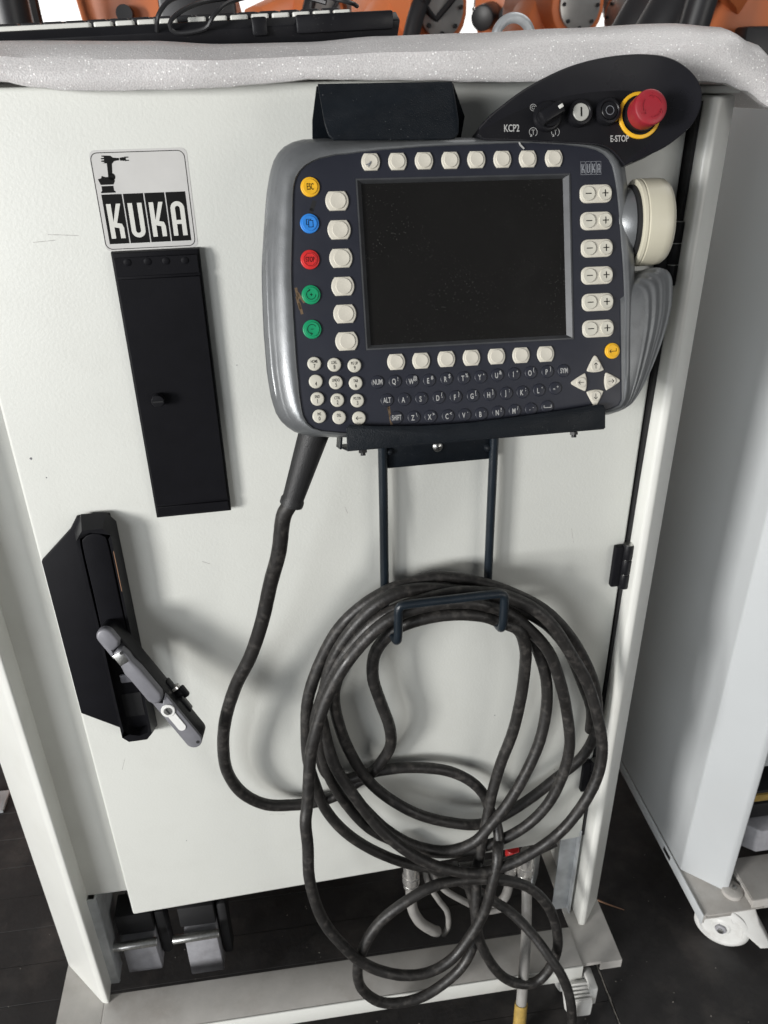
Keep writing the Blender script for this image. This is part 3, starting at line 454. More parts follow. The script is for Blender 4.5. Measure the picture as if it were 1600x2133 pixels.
B().box(-185.9, -185.3, -480, -430, 20, 26.4).build('copper_scrape', 'copper', lock)
# lever swung out to the right and lifted
p0 = Vector(LEVER[0]); p1 = Vector(LEVER[1]); ax = (p1 - p0).normalized(); side = Vector((0, 0, 1)).cross(ax).normalized(); nrm = ax.cross(side).normalized(); nrm = nrm if nrm.z > 0 else -nrm; side = nrm.cross(ax)
LF = frame(p0 * .001, side, ax, nrm); Lg = (p1 - p0).length
W_ = 9.2
lv = B().pillow(rs([(-W_, -4), (-8, -11), (0, -13), (8, -11), (W_, -4), (W_, 40), (W_, Lg - 20), (W_, Lg + 2), (8, Lg + 10), (0, Lg + 12), (-8, Lg + 10), (-W_, Lg + 2), (-W_, Lg - 20), (-W_, 40)], 60), -26, -2, 2) if False else None
oc = [(-W_, -2)] + arc(W_, 180, 360, 10, 0, -2)[1:-1] + [(W_, -2), (W_, Lg)] + arc(W_, 0, 180, 10, 0, Lg)[1:-1] + [(-W_, Lg)]
lv = cd(B().pillow([(p[0] * .98, p[1]) for p in oc], -25, -1.5, 1.5), 'swing_lever', 'blackgloss'); lv.matrix_local = cabI @ DOOR @ LF
oc2 = [(-W_, 92)] + [(-8.6, 89), (0, 97), (8.6, 89), (W_, 92), (W_, Lg)] + arc(W_, 0, 180, 10, 0, Lg)[1:-1] + [(-W_, Lg)]
B().pillow(oc2, -1.4, 2.6, 1).build('lever_end', 'lever', lv)
B().pillow([(-W_, -2)] + arc(W_, 180, 360, 10, 0, -2)[1:-1] + [(W_, -2), (W_, 10), (5, 15), (-2, 16), (-W_, 24)], -1.4, 7, 3).build('lever_root', 'lever', lv)
B().pillow([(-4, 18), (2.6, 16.5), (6.5, 19), (7.8, 28), (7, 36), (8.4, 48), (8.6, 84), (6, 90), (0, 92.5), (-6, 90), (-8.6, 84), (-8.6, 52), (-9.4, 44), (-6, 30)], -1.4, 9, 3).build('lever_grip', 'lever', lv)
B().box(-6, 5, 20, 34, 8.6, 9.3).build('worn_patch', 'steel', lv, bevel=2)
B().lathe([(1.8, 8.4), (1.8, 9.6)], (4, 22, 0), n=12).build('lever_pin', 'blackmatte', lv); B().lathe([(1.8, 2.0), (1.8, 3.2)], (3, Lg + 4, 0), n=12).build('lever_pin', 'blackmatte', lv)
cy = B(); cy.prism(rrect(9, 28, 4.4, cx=0, cy=122), 2.4, 3.8); cyo = cy.build('lock_cylinder', 'bright', lv)
B().lathe([(7.7, 2.5), (7.7, 4.2), (7.2, 4.6), (0.2, 4.7)], (0, 107, 0), n=28).build('cylinder_core', 'bright', cyo)
B().lathe([(4.6, 4.6), (4.6, 5.2), (0.2, 5.3)], (0, 107, 0), n=18).build('key_barrel', 'steel', cyo)
B().box(-1, 1, 103.5, 110.5, 5.2, 5.6).build('keyhole', 'blackmatte', cyo)
b = B(); b.cyl((8, 104, -20), (16, 104, -20), 6); b.box(13, 20, 99, 113, -25, -17); b.box(6, 11, 84, 130, -28, -16); ck = b.build('lock_cam', 'blackgloss', lv, bevel=2)
B().lathe([(5.5, 0), (5.5, 3)], (12, 95, -20), (0, 1, 0), n=20).build('cam_ring', 'chrome', ck)
# lifting eye on the roof
b = B(); b.tube([(287 + 20 * math.cos(a), 1000, 1350 + 20 * math.sin(a)) for a in [2 * math.pi * k / 16 for k in range(16)]], 5.5, 12, 40, True); b.cyl((287, 1000, 1304), (287, 1000, 1330), 12, 9); cw(b, 'lifting_eye', 'galv')
# ================================================================== NEIGHBOUR CABINET
nb = thing('neighbour_cabinet', 'second light grey control cabinet on white castors, cut off at right edge', 'cabinet', T(640, 800, 0))
nI = nb.matrix_world.inverted()
def cn(b, name, m, parent=None, **kw): return b.build(name, m, parent or nb, nI if parent is None else None, **kw)
cn(B().plan([(617, 1500), (617, 839), (668, 791.5), (679, 789.5), (690, 830), (690, 1500)], 102, 1296), 'side_panel', 'paint_n', bevel=3, seg=3, ang=20)
cn(B().box(690.5, 1400, 840, 1500, 330, 1296), 'body', 'paint_n', bevel=3)
b = B(); b.box(616, 720, 752, 1500, 99.5, 101.8); b.box(616, 619, 752, 1500, 84, 99.5); b.box(619, 665, 752, 754, 92, 99.5); nr = cn(b, 'base_rail', 'rail', bevel=0.8)
B().box(612.6, 613.4, 868, 892, 90, 98).build('rail_slot', 'blackmatte', nr)
B().box(613.6, 615.8, 752, 1500, 82, 104).build('rail_lip', 'paint_n', nr, bevel=.8)
b = B(); b.box(700, 1400, 757, 835, 116, 119); b.box(700, 1400, 754, 757, 96, 119); b.box(700, 702.5, 757, 835, 102.2, 116); cn(b, 'front_bar', 'rail', bevel=0.8)
b = B(); b.lathe([(17, 102), (17, 109), (15, 110.5), (3, 110.5)], (683, 786, 0)); ad = cn(b, 'levelling_disc', 'rail')
B().lathe([(4, 110), (4, 116), (0.3, 117)], (685, 786, 0), n=6).build('bolt', 'steel', ad)
wc = Vector((688, 765, 44)); wa = Vector((-0.55, -0.80, 0.24)).normalized(); wa.z = 0.02; wa = Vector((-0.62, -0.78, 0)).normalized()
wc = Vector((672, 775, 44))
wb = B(); wb.lathe([(28, -16), (39, -16), (44, -11), (44, 11), (39, 16), (35, 16.5), (32, 13.5), (16, 12.5), (13, 15)], wc, wa, n=36); wh = cn(wb, 'castor_wheel', 'castor')
B().lathe([(9.5, 14), (9.5, 19), (8, 20)], wc, wa, n=6).build('axle_nut', 'grey', wh); B().lathe([(4.5, 19), (4.5, 23), (0.3, 23.5)], wc, wa, n=14).build('axle_bolt', 'steel', wh)
b = B(); b.loft([[(660, 770, 96), (712, 762, 96), (712, 800, 96), (660, 800, 96)], [(672, 748, 70), (716, 742, 72), (722, 790, 72), (676, 795, 70)], [(712, 722, 36), (736, 722, 32), (742, 752, 32), (716, 756, 36)]]); b.build('brake_pedal', 'castor', wh, bevel=4)
b = B(); b.box(704, 800, 850, 900, 236, 262); cn(b, 'connector_strip', 'robblack', bevel=2); b = B(); b.box(716, 800, 846, 850, 243, 257); cn(b, 'type_plate', 'brass')
b = B(); b.box(700, 800, 850, 900, 195, 230); cn(b, 'connector_strip', 'blackmatte', bevel=6)
b = B(); b.plan([(712, 850), (740, 826), (800, 826), (800, 900), (712, 900)], 140, 192); cn(b, 'connector_hood', 'grey', bevel=3)
for k in range(4): b = B(); b.box(616, 616.9, 800 + k * 0, 801, 1, 2) if False else b.box(616.2, 616.95, 1040 - k * 32, 1064 - k * 32, 1280, 1292); cn(b, 'vent_slot', 'blackmatte')
# ================================================================== FOAM SHEET OVER THE CABINET TOP
def interp(tab, x):
    if x <= tab[0][0]: return tab[0][2]
    for a, c in zip(tab, tab[1:]):
        if x <= c[0]: t = (x - a[0]) / (c[0] - a[0]); t = t * t * (3 - 2 * t); return a[2] + (c[2] - a[2]) * t
    a, c = tab[-2], tab[-1]; return c[2] + (c[2] - a[2]) / (c[0] - a[0]) * (x - c[0])
b = B(); R = []
for i in range(136):
    x = -460 + i * 7.2; zt = interp(FOAM_TOP, x); zb = interp(FOAM_BOT, x)
    if x > 470: zt = max(zt, 1290 - (x - 470) * .6); zb = max(zb, 1255 - (x - 470) * .6)
    wv = 1.3 * math.sin(x * .027) + .8 * math.sin(x * .061 + 1); n_ = random.uniform(-.25, .25)
    drop = max(0, x - 390) * .55
    back = 1304.5 - max(0, x - 458) * .45
    R.append([(x, 1250, max(back, zt - 14)), (x, 1000, max(back + 6, zt - 8)), (x, 860, max(back + 8, zt - 2)), (x, 815, zt + 1), (x, 790 + wv * .4, zt), (x, 772 + wv * .6, zt - 3.5), (x, 759 + wv, zt - 10), (x, 752 + wv + 2 * math.sin(x * .03), zt * .62 + zb * .38), (x, 749 + wv, zt * .3 + zb * .7), (x, 749.5 + wv * .8, zb + 4), (x, 752 + wv * .5, zb + n_ + .6), (x, 758 + wv * .4, zb + n_), (x, 766, zb + n_ + 1.5), (x, 771, zb + 7), (x, 776, max(back, zt - 26)), (x, 800, max(back, zt - 26)), (x, 1250, back + .5)])
b.loft(R, closed=True)
foam = tag(b.build('foam_sheet', 'foam', None), 'white packing foam sheet draped over the top of the nearer cabinet', 'foam')
# ================================================================== KEYBOARD ON THE FOAM
KF = Matrix.Translation((-0.045, 0.868, 1.3545)) @ Matrix.Rotation(math.radians(-2.1), 4, 'Y') @ Matrix.Rotation(math.radians(2.0), 4, 'Z')
kb_ = thing('keyboard', 'black computer keyboard lying on the foam with its lead coiled on top', 'keyboard', KF)
b = B(); b.loft([[(-225, -10, -16), (180, -10, -16), (180, 140, -16), (-225, 140, -16)], [(-228, -14, 1), (183, -14, 1), (183, 142, 2), (-228, 142, 2)], [(-226, -6, 8), (181, -6, 8), (181, 140, 12), (-226, 140, 12)]]); b.build('case', 'blackgloss', kb_, bevel=1)
xk = -222
for k, w in enumerate((30, 96, 18, 18, 18, 18, 6, 18, 18, 18, 18, 18, 18, 18, 18)):
    if w > 6: B().pillow(rrect(w - 2, 15, 2, cx=xk + w / 2, cy=6), 8.5, 12.2, 1.3).build('space_bar' if w > 90 else 'keycap', 'white', kb_)  # front row is white because glare is put into the cap colour
    xk += w + 1
for rw in range(1, 5):
    for k in range(18): B().pillow(rrect(17, 16, 2, cx=-212 + k * 19.5 + rw * 3, cy=8 + rw * 20), 9 + rw * .8, 14.5 + rw * .8, 1.5).build('keycap', 'robblack', kb_)
for x in (60, 176): B().box(x - 14 if x < 100 else x - 90, x, -18, -10, -6, 9).build('hinge_foot', 'blackgloss', kb_, bevel=2)
lead = B().tube([(-38, -14, 2), (-34, -20, 14), (-20, -10, 26), (10, 10, 30), (50, 20, 31), (95, 18, 27), (120, 10, 18), (90, 20, 26), (40, 22, 27), (0, 0, 22), (-24, -16, 10), (-22, -16, 0), (4, -18, 2), (14, -20, 12), (30, -6, 22), (60, 14, 27), (110, 16, 25), (140, 10, 18), (150, 30, 16)], 2.0, 8, 130).build('lead', 'robblack', kb_)
# ================================================================== TEACH PENDANT
tp = thing('teach_pendant', 'dark robot teach pendant with ivory keys, black screen and red stop button', 'teach pendant', PEND)
NH = 160; O_ = rs(HOUSING_OUT, NH); cx0, cy0 = -2, -20
def byangle(pts, n):
    fine = rs(pts, 900); ang = [(math.atan2(p.y - cy0, p.x - cx0), (p - Vector((cx0, cy0))).length) for p in fine]; ang.sort(); out = []
    for k in range(n):
        a = -math.pi + 2 * math.pi * k / n; j = min(range(len(ang)), key=lambda q: abs(ang[q][0] - a)); out.append((cx0 + ang[j][1] * math.cos(a), cy0 + ang[j][1] * math.sin(a)))
    return out
FO = byangle([Vector(p) for p in FACE_OUT], NH); HO = byangle([Vector(p) for p in HOUSING_OUT], NH)
def ringm(t, z, sc=1.0, ridge=0.0):
    o = []
    for a, c in zip(FO, HO):
        x, y = a[0] + (c[0] - a[0]) * t, a[1] + (c[1] - a[1]) * t
        zz = z
        if ridge and c[0] < -140: zz += ridge
        o.append((cx0 + (x - cx0) * sc, cy0 + (y - cy0) * sc, zz))
    return o
b = B(); b.loft([ringm(-.01, -2.5), ringm(.0, .1), ringm(.03, 1.4), ringm(.12, 2.0), ringm(.28, 1.2), ringm(.45, -1.2), ringm(.6, -4.2), ringm(.66, -5.0, ridge=-.8), ringm(.72, -7.2, ridge=.6), ringm(.78, -8.8, ridge=-.8), ringm(.84, -11, ridge=.6), ringm(.90, -13, ridge=-.8), ringm(.95, -15.5, ridge=.6), ringm(1.0, -20), ringm(1.0, -30), ringm(1, -40, .985), ringm(1, -50, .95), ringm(1, -56, .88)], cap0=False)
b.build('housing', 'silver', tp)
# membrane face with the screen opening
RECT = [(96.9, 66), (97, -70.6), (-84.2, -70.5), (-84.7, 65.9)]
def rectray(a, cx, cy, x0, x1, y0, y1):
    dx, dy = math.cos(a), math.sin(a); ts = []
    if dx: ts += [((x1 if dx > 0 else x0) - cx) / dx]
    if dy: ts += [((y1 if dy > 0 else y0) - cy) / dy]
    t = min(q for q in ts if q > 0); return (cx + dx * t, cy + dy * t)
b = B(); A_ = [-math.pi + 2 * math.pi * k / NH for k in range(NH)]
for q in ((97, 66), (97, -70.5), (-84.5, -70.5), (-84.5, 66)):
    aa = math.atan2(q[1] - cy0, q[0] - cx0); j = min(range(NH), key=lambda k: abs(A_[k] - aa)); A_[j] = aa
RI = [rectray(a, cx0, cy0, -84.5, 97, -70.5, 66) for a in A_]
b.loft([[(p[0] * 1.0, p[1], -1.5) for p in FO], [(p[0], p[1], -0.2) for p in FO], [(cx0 + (p[0] - cx0) * .994, cy0 + (p[1] - cy0) * .994, 0) for p in FO], [(p[0], p[1], 0) for p in RI], [(p[0], p[1], -4) for p in RI]], cap0=False, cap1=False)
face = b.build('membrane_face', 'navy', tp)
b = B()
def rc(x0, x1, y0, y1, z): return [(x0, y0, z), (x1, y0, z), (x1, y1, z), (x0, y1, z)]
b.loft([rc(-84.4, 96.9, -70.4, 65.9, -3.8), rc(-84.4, 96.9, -70.4, 65.9, 0.7), rc(-83.2, 95.6, -69.2, 64.6, 0.9), rc(-79.8, 91.6, -66.4, 62.6, -2.6), rc(-79.8, 91.6, -66.4, 62.6, -3.8)], cap0=False, cap1=False); sf = b.build('screen_bezel', 'screenframe', tp)
B().box(-81, 93, -68, 64, -4.2, -3.0).build('screen', 'screen', tp)
# keys -------------------------------------------------------------
def key_at(name, shape, x, y, m, h=1.6, rad=0.8, rot=0.0): return B().pillow(shape, -0.4, h, rad).build(name, m, tp, T(x, y, 0) @ Matrix.Rotation(rot, 4, 'Z'))
def dome(parent, rad, h0, h1, m, x=0, y=0): return B().lathe([(rad, h0), (rad, h0 + (h1 - h0) * .6), (rad * .94, h1), (rad * .6, h1 - .15), (0.2, h1 - .3)], (x, y, 0), n=26).build('key_cap', m, parent)
for (x, y) in TOPK + BOTK: k = key_at('soft_key', lens(15.2, 13.2, 2.6), x, y, 'key'); dome(k, 5.7, 1.5, 2.5, 'key')
for (x, y) in LEFTK: k = key_at('soft_key', lens(19.0, 15.0, 3.2), x, y, 'key'); dome(k, 6.6, 1.5, 2.5, 'key', 0.6)
for (x, y) in RIGHTK:
    k = key_at('jog_key', rrect(28.2, 14.8, 5.6), x, y, 'key')
    for s, g in ((-1, [[(-2.4, 0), (2.4, 0)]]), (1, [[(-2.4, 0), (2.4, 0)], [(0, -2.6), (0, 2.6)]])):
        dd = dome(k, 5.9, 1.5, 3.0, 'numkey', s * 7.4 + .2); 
        o = strokes(g, 0.75, 0, .15).build('plus_sign' if s > 0 else 'minus_sign', 'ink', k, T(s * 7.4 + .2, 0, 2.86))
for (x, y), m in zip(COLK, ('yellow', 'blue', 'red', 'green', 'green', 'yellow')):
    ent = x > 0; rd = 6.8 if ent else 7.7
    nm = {'yellow': 'enter_key' if ent else 'escape_key', 'blue': 'window_key', 'red': 'stop_key', 'green': 'run_key'}[m]
    k = key_at(nm, circ(rd, 30), x, y, m, 1.5, .7); dome(k, rd * .78, 1.4, 2.3, m)
    Z_ = T(0, 0, 2.12)
    if m == 'yellow' and not ent: text('legend', 'ESC', 4.9, 'ink', k, Z_, xs=.50, ext=.12, bold=.05)
    elif ent: strokes([[(3, 2), (3, -.4), (-3, -.4)], [(-1.6, 1), (-3, -.4), (-1.6, -1.8)]], .5, 0, .15).build('legend', 'ink', k, Z_)
    elif m == 'blue': strokes([[(-2.6, -1.2), (-2.6, 3), (1, 3), (1, 2)], [(-2.6, -1.2), (-1, -1.2)], [(-1, -3), (2.6, -3), (2.6, 2), (-1, 2), (-1, -3)]], .45, 0, .15).build('legend', 'ink', k, Z_)
    elif m == 'red':
        strokes([[(5.2 * math.cos(math.radians(22.5 + 45 * q)), 5.2 * math.sin(math.radians(22.5 + 45 * q))) for q in range(9)]], .35, 0, .15).build('legend', 'ink', k, Z_); text('legend', 'STOP', 4.0, 'ink', k, T(0, 0, 2.12), xs=.54, ext=.12, bold=.04)
    else:
        plus = y > -40
        sg = [arc(3.8, 100, 360, 16) if plus else arc(3.8, 30, 270, 16), [(-1, 0), (1, 0)]]
        if plus: sg += [[(0, -1), (0, 1)], [(-2, 4.8), (-.6, 3.7), (-2, 2.6)]]
        else: sg += [[(-1.4, -2.6), (0, -3.8), (-1.4, -5)]]
        strokes(sg, .45, 0, .15).build('legend', 'ink', k, Z_)
for (x, y), t in zip(NUMK, ('HOME\n7', 'LDEL\n8', 'PG UP\n9', '4', 'UNDO\n5', 'TAB\n6', 'END\n1', 'CTRL\n2', 'PG DN\n3', 'INS\n0', 'DEL\n.', '<')):
    k = key_at('number_key', circ(5.7, 26), x, y, 'numkey', 2.3, 1.0)
    if t == '<': strokes([[(-2.6, 0), (2.6, 0)], [(-1.2, 1.3), (-2.6, 0), (-1.2, -1.3)]], .45, 0, .15).build('legend', 'ink', k, T(0, 0, 2.3)); continue
    pr = t.split('\n')
    if len(pr) == 2: text('legend', pr[0], 2.4, 'ink', k, T(0, 1.9, 2.3), xs=.60, ext=.1, bold=.04)
    text('legend', pr[-1], 3.2, 'ink', k, T(0, -1.9, 2.3), xs=.72, ext=.1, bold=.05)
rows = [(LET1, ['NUM', 'Q!', 'W@', 'E#', 'R$', 'T%', 'Y^', 'U&', 'I*', 'O(', 'P)', 'SYM']), (LET2, ['ALT', "A'", 'S`', 'D{', 'F}', 'G[', 'H]', 'J:', 'K;', 'L"', '=+']), (LET3, ['SHIFT', 'Z\\', 'X>', 'C<', 'V,', 'B.', 'N?', 'M/', '-_', ' '])]
for tab, names in rows:
    for (x, y), t in zip(tab, names):
        k = key_at('letter_key', circ(5.6, 26), x, y, 'navy', 1.1, .9)
        zz = 1.12
        if t == ' ': strokes([[(-3.2, 1.2), (-3.2, -.8), (3.2, -.8), (3.2, 1.2)]], .55, 0, .12).build('legend', 'inkw', k, T(0, 0, zz))
        elif len(t) > 2: text('legend', t, 4.3, 'inkw', k, T(0, 0, zz), xs=.52 if len(t) > 3 else .6, ext=.08, bold=.08)
        elif t[0] in '-=': text('legend', t[0], 2.6, 'inkw', k, T(-1.4, -.6, zz), ext=.08, bold=.05); text('legend', '+' if t[0] == '=' else '-', 2.4, 'inkw', k, T(1.8, 1.2, zz), ext=.08, bold=.05)
        else:
            text('legend', t[0], 4.4, 'inkw', k, T(-1.0, -.4, zz), xs=.66, ext=.08, bold=.10)
            sm = t[1] in "'`,.\"*^"; text('legend', t[1], 2.4 if sm else 3.2, 'inkw', k, T(2.5, 1.9, zz), xs=.75, ext=.08, bold=.06)
for (x, y), rot in zip(ARROWK, (0, math.pi / 2, -math.pi / 2, math.pi)):
    tri = rs([(-7.2, -5.6), (-7.4, -4.2), (-3.4, 3.4), (0, 7.6), (3.4, 3.4), (7.4, -4.2), (7.2, -5.6), (3.6, -6.6), (0, -6.9), (-3.6, -6.6)], 36)
    k = key_at('arrow_key', [(p.x, p.y) for p in tri], x, y, 'key', 1.7, .9, rot); dome(k, 4.4, 1.6, 2.7, 'key', 0, -1.4)
    strokes([[(0, -3.6), (0, 1.2)], [(-1.5, -.4), (0, 1.3), (1.5, -.4)]], .45, 0, .15).build('legend', 'ink', k, T(0, 0, 2.45))
# small maker's logo
ml = B()
for k in range(4): ml.box(106.4 + k * 4.65, 106.4 + k * 4.65 + 4.2, 64.6, 75.2, -.1, .1)
mlo = ml.build('maker_logo', 'inkg', tp)
for k, ch in enumerate('KUKA'):
    B().box(106.7 + k * 4.65, 110.3 + k * 4.65, 64.9, 74.9, .05, .16).build('logo_tile', 'navy', mlo)
    o = letter(ch, 108.5 + k * 4.65, 69.6, 2.7, 7.2, .85).build('logo_letter', 'inkg', mlo); o.location.z = -.00028
# wear marks
strokes([[(-68.2, -114.5), (-68, -121)], [(-68, -118), (-67.4, -126)], [(-67.6, -124), (-66.6, -133)]], 1.9, 0.02, .1).build('worn_scratch', 'wear', tp)
strokes([[(-138.8, -18), (-137.6, -26)], [(-138.6, -25), (-136.6, -34)], [(-137.6, -22), (-133, -29)], [(-137, -30), (-135.4, -38)]], 2.2, 0.02, .09).build('worn_scratch', 'wear', tp)
strokes([[(-119, 49), (-121.5, 43), (-122.6, 39)]], 3.4, .01, .06).build('ink_smudge', 'blackmatte', tp)
strokes([[(-75.4, 75.8), (-72, 77)], [(-73.6, 74.6), (-71.6, 78.2)]], .8, 2.75, 2.9).build('ink_smudge', 'inkg', tp)
strokes([[(49.4, 94.5), (52.5, 93), (54.4, 89), (57.2, 86.2)]], .9, 0.3, 1.5).build('paint_chip', 'inkw', tp)
# control pod with mode switch, start, stop and emergency stop
na = 44; i_end = 18
outer = rs([POD_OUT[0]] + POD_OUT[1:i_end + 1], na, False); crs = rs(POD_CREASE, na, False); bot = rs(POD_OUT[i_end:] , 20, False)
b = B(); N_ = len(outer)
def rimz(i): t = i / (na - 1); return 4 + 8 * math.sin(math.pi * min(1, t ** 1.25)) ** 1.0 * (0.35 + .65 * min(1, t * 1.5))
v_c = b.ring([(p.x, p.y, 4) for p in crs]); v_m = b.ring([((p.x * .45 + q.x * .55), (p.y * .45 + q.y * .55), 4 + (rimz(i) - 4) * .38) for i, (p, q) in enumerate(zip(crs, outer))])
v_o = b.ring([(p.x * .985 + q.x * .015, p.y * .985 + q.y * .015, rimz(i)) for i, (p, q) in enumerate(zip(outer, crs))]); v_o2 = b.ring([(p.x + (p.x - q.x) * .03, p.y + (p.y - q.y) * .03, rimz(i) - 1.8) for i, (p, q) in enumerate(zip(outer, crs))]); v_w = b.ring([(p.x, p.y, -20) for p in outer])
bb = B(); BR_ = [bb.ring([v.co.copy() for v in q]) for q in (v_c, v_m, v_o, v_o2)]
for a, c in zip(BR_, BR_[1:]):
    for i in range(na - 1): bb.face((a[i], a[i + 1], c[i + 1], c[i]))
for a, c in ((v_o2, v_w),):
    for i in range(na - 1): b.face((a[i], a[i + 1], c[i + 1], c[i]))
v_b = b.ring([(p.x, p.y, 4) for p in bot]); v_bw = b.ring([(p.x, p.y, -20) for p in bot])
for i in range(len(bot) - 1): b.face((v_b[i], v_b[i + 1], v_bw[i + 1], v_bw[i]))
b.face(v_c + v_b); b.face((v_c[-1], v_m[-1], v_b[0])); b.face((v_m[-1], v_o[-1], v_b[0])); b.face((v_o[-1], v_o2[-1], v_w[-1], v_bw[0], v_b[0])); b.face((v_c[0], v_m[0], v_o[0], v_o2[0], v_w[0], v_bw[-1], v_b[-1])); b.face(v_w + v_bw)
for vs in (v_m, v_o): pass
pod = b.build('control_pod', 'blackgloss', tp); bb.build('pod_band', 'band', tp)
B().tube([(p.x, p.y, rimz(i) - .8) for i, p in enumerate(outer)][::2], 1.0, 8, 120).build('pod_rim', 'band', tp)
B().tube([(p.x, p.y, 3.6) for p in bot], .9, 8, 60).build('pod_rim', 'band', tp)
(sx, sy), (wx, wy), (kx, ky), (ex, ey), (tx, ty), (ux, uy) = PODCTL
sw = B().lathe([(12, 4), (12, 6.5), (11, 8), (9.6, 8.4), (9.2, 12), (0.3, 12.2)], (0, 0, 0)).build('mode_switch', 'blackgloss', tp, T(sx, sy, 0))
b = B(); b.loft([[(-6, -10.5, 11), (6, -10.5, 11), (6, 10.5, 11), (-6, 10.5, 11)], [(-4.6, -9.8, 19), (4.6, -9.8, 19), (4.6, 9.8, 19), (-4.6, 9.8, 19)]]); hdl = b.build('switch_grip', 'blackgloss', sw, Matrix.Rotation(math.radians(-62), 4, 'Z'), bevel=1.5)
B().box(-1.4, 1.4, 5.4, 9.6, 18.6, 19.4).build('switch_mark', 'white', hdl, bevel=.4)
for nm, x, y, m2 in (('start_button', wx, wy, 'lens'), ('drive_off_button', kx, ky, 'blackgloss')):
    bt = B().lathe([(10.6, 4), (10.6, 8), (9.6, 10), (8, 10.4), (7.2, 9.6), (7.2, 8.6), (0.3, 8.6)], (0, 0, 0)).build(nm, 'blackgloss', tp, T(x, y, 0))
    cp = B().lathe([(6.9, 8.7), (6.9, 9.8), (6.4, 10.3), (0.3, 10.3)], (0, 0, 0)).build('button_cap', m2, bt)
    if m2 == 'lens': B().box(-.65, .65, -3.6, 3.6, 10.2, 10.5).build('legend', 'ink', bt)
    else: strokes([[p for p in arc(3.4, 0, 360, 20)]], .5, 10.25, 10.4).build('legend', 'inkg', bt)
es = B().lathe([(18.4, 4), (18.4, 5.2), (17.4, 5.8), (15.9, 5.8), (15.6, 5), (13.8, 5), (13.6, 10), (11, 11), (11, 14)], (0, 0, 0), n=40).build('emergency_stop', 'blackgloss', tp, T(ex, ey, 0))
B().lathe([(18.5, 4.1), (18.5, 5.3), (17.6, 5.95), (15.7, 5.95), (15.5, 4.2)], (0, 0, 0), n=40, cap0=False, cap1=False).build('yellow_ring', 'yellow', es)
mh = B().lathe([(12.4, 9.6), (13.2, 10.4), (13.7, 20), (13.9, 24.2), (13.5, 25.8), (12.4, 26.6), (9, 26.8), (0.3, 26.8)], (0, 0, 0), n=40).build('stop_mushroom', 'estop', es)
for a0 in (20, 140, 260):
    e1 = math.radians(a0 + 84); px, py = 8 * math.cos(e1), 8 * math.sin(e1); tx_, ty_ = -math.sin(e1), math.cos(e1)
    strokes([arc(8, a0, a0 + 84, 10), [(px - tx_ * 2.4 + px * .2, py - ty_ * 2.4 + py * .2), (px, py), (px - tx_ * 2.4 - px * .2, py - ty_ * 2.4 - py * .2)]], .8, 26.6, 27.2).build('turn_arrow', 'estop', es)
text('pod_lettering', 'KCP2', 5.4, 'inkw', pod, T(tx, ty, 4.08), xs=.72, ext=.08, bold=.1); text('pod_lettering', 'E-STOP', 4.9, 'inkw', pod, T(ux, uy, 4.08), xs=.72, ext=.08, bold=.1)
for (x, y), w in zip(PODSYM, ('cycle', 'T', 'T', '')):
    if w == 'T': strokes([arc(3.4, -60, 250, 18), [(-1.2, 1.5), (1.2, 1.5)], [(0, 1.5), (0, -2)], [(-2.6, -3.4), (-1.2, -3.2), (-1.6, -1.8)]], .4, 4.02, 4.12).build('switch_symbol', 'inkw', pod, T(x, y, 0))
    elif w: strokes([arc(2.6, 0, 300, 14), arc(1.2, 20, 320, 10), [(1.6, -2.6), (3.6, -2.6)]], .4, 4.02, 4.12).build('switch_symbol', 'inkw', pod, T(x, y, 0))
    else: strokes([[(-.6, 0), (.6, .6)]], .5, 4.02, 4.12).build('switch_symbol', 'inkw', pod, T(x, y, 0))
# grip on the right with finger ridges
gi = rs(GRIP_OUT, 46, False); b = B(); rows_ = []
for i, p in enumerate(gi):
    t = i / 45; xin = 140 - 0 * t; yin = -34 - 95 * t; row = []
    for k in range(49):
        u = k / 48; x = xin + (p.x - xin) * u; y = yin + (p.y - yin) * min(1, u * 1.15) if i < 14 else yin + (p.y - yin) * u
        zz = 1.2 - 3.5 * u - 17 * u ** 2.8 - 5 * max(0, 1 - i / 4) ** 2
        if u > .42: zz += .42 * math.sin((u - .42) / .58 * math.pi * 8) * min(1, i / 6)
        row.append((x, y, zz))
    row += [(p.x - 1, p.y, -30), (p.x - 7, p.y + 2, -44), (xin + 4, yin, -46)]
    rows_.append(row)
b.loft(rows_, closed=True); b.build('hand_grip', 'silver', tp)
# six-axis mouse knob
kx_, ky_, kz_ = 159, 27.8, -21; kax = Vector((1, 0, .13))
B().lathe([(14, -24), (21, -19), (26.5, -12), (29, -6), (29.6, -2.5), (28.6, -1.8)], (kx_, ky_, kz_), kax, n=48).build('mouse_collar', 'silver', tp)
B().lathe([(28, -2.2), (32, -.6), (32, 3)], (kx_, ky_, kz_), kax, n=48).build('mouse_gasket', 'blackmatte', tp)
kn = B().lathe([(32, 1.6), (35.2, 1.7), (36.3, 2.4), (36.6, 5), (36.0, 5.5), (36.0, 6.4), (36.6, 7), (36.5, 20), (35.6, 26), (33, 29.4), (27, 31), (0.3, 31.4)], (kx_, ky_, kz_), kax, n=64).build('jog_mouse', 'cream', tp)
# strain-relief sleeve
pe = (DOOR.inverted() @ PEND)
pI = PEND.inverted()
def p_from_door(p): q = pI @ (DOOR @ (Vector(p) * .001)); return q * 1000
s0 = Vector((-127, -128, -32)); s1 = p_from_door(CAB_A[0])
pth = [s0.lerp(s1, k / 8) for k in range(9)]
slv = B().tube(pth, lambda t: 14.2 - 4.6 * t if t < .93 else 11.0, 22, 40).build('strain_relief', 'sleeve', tp)
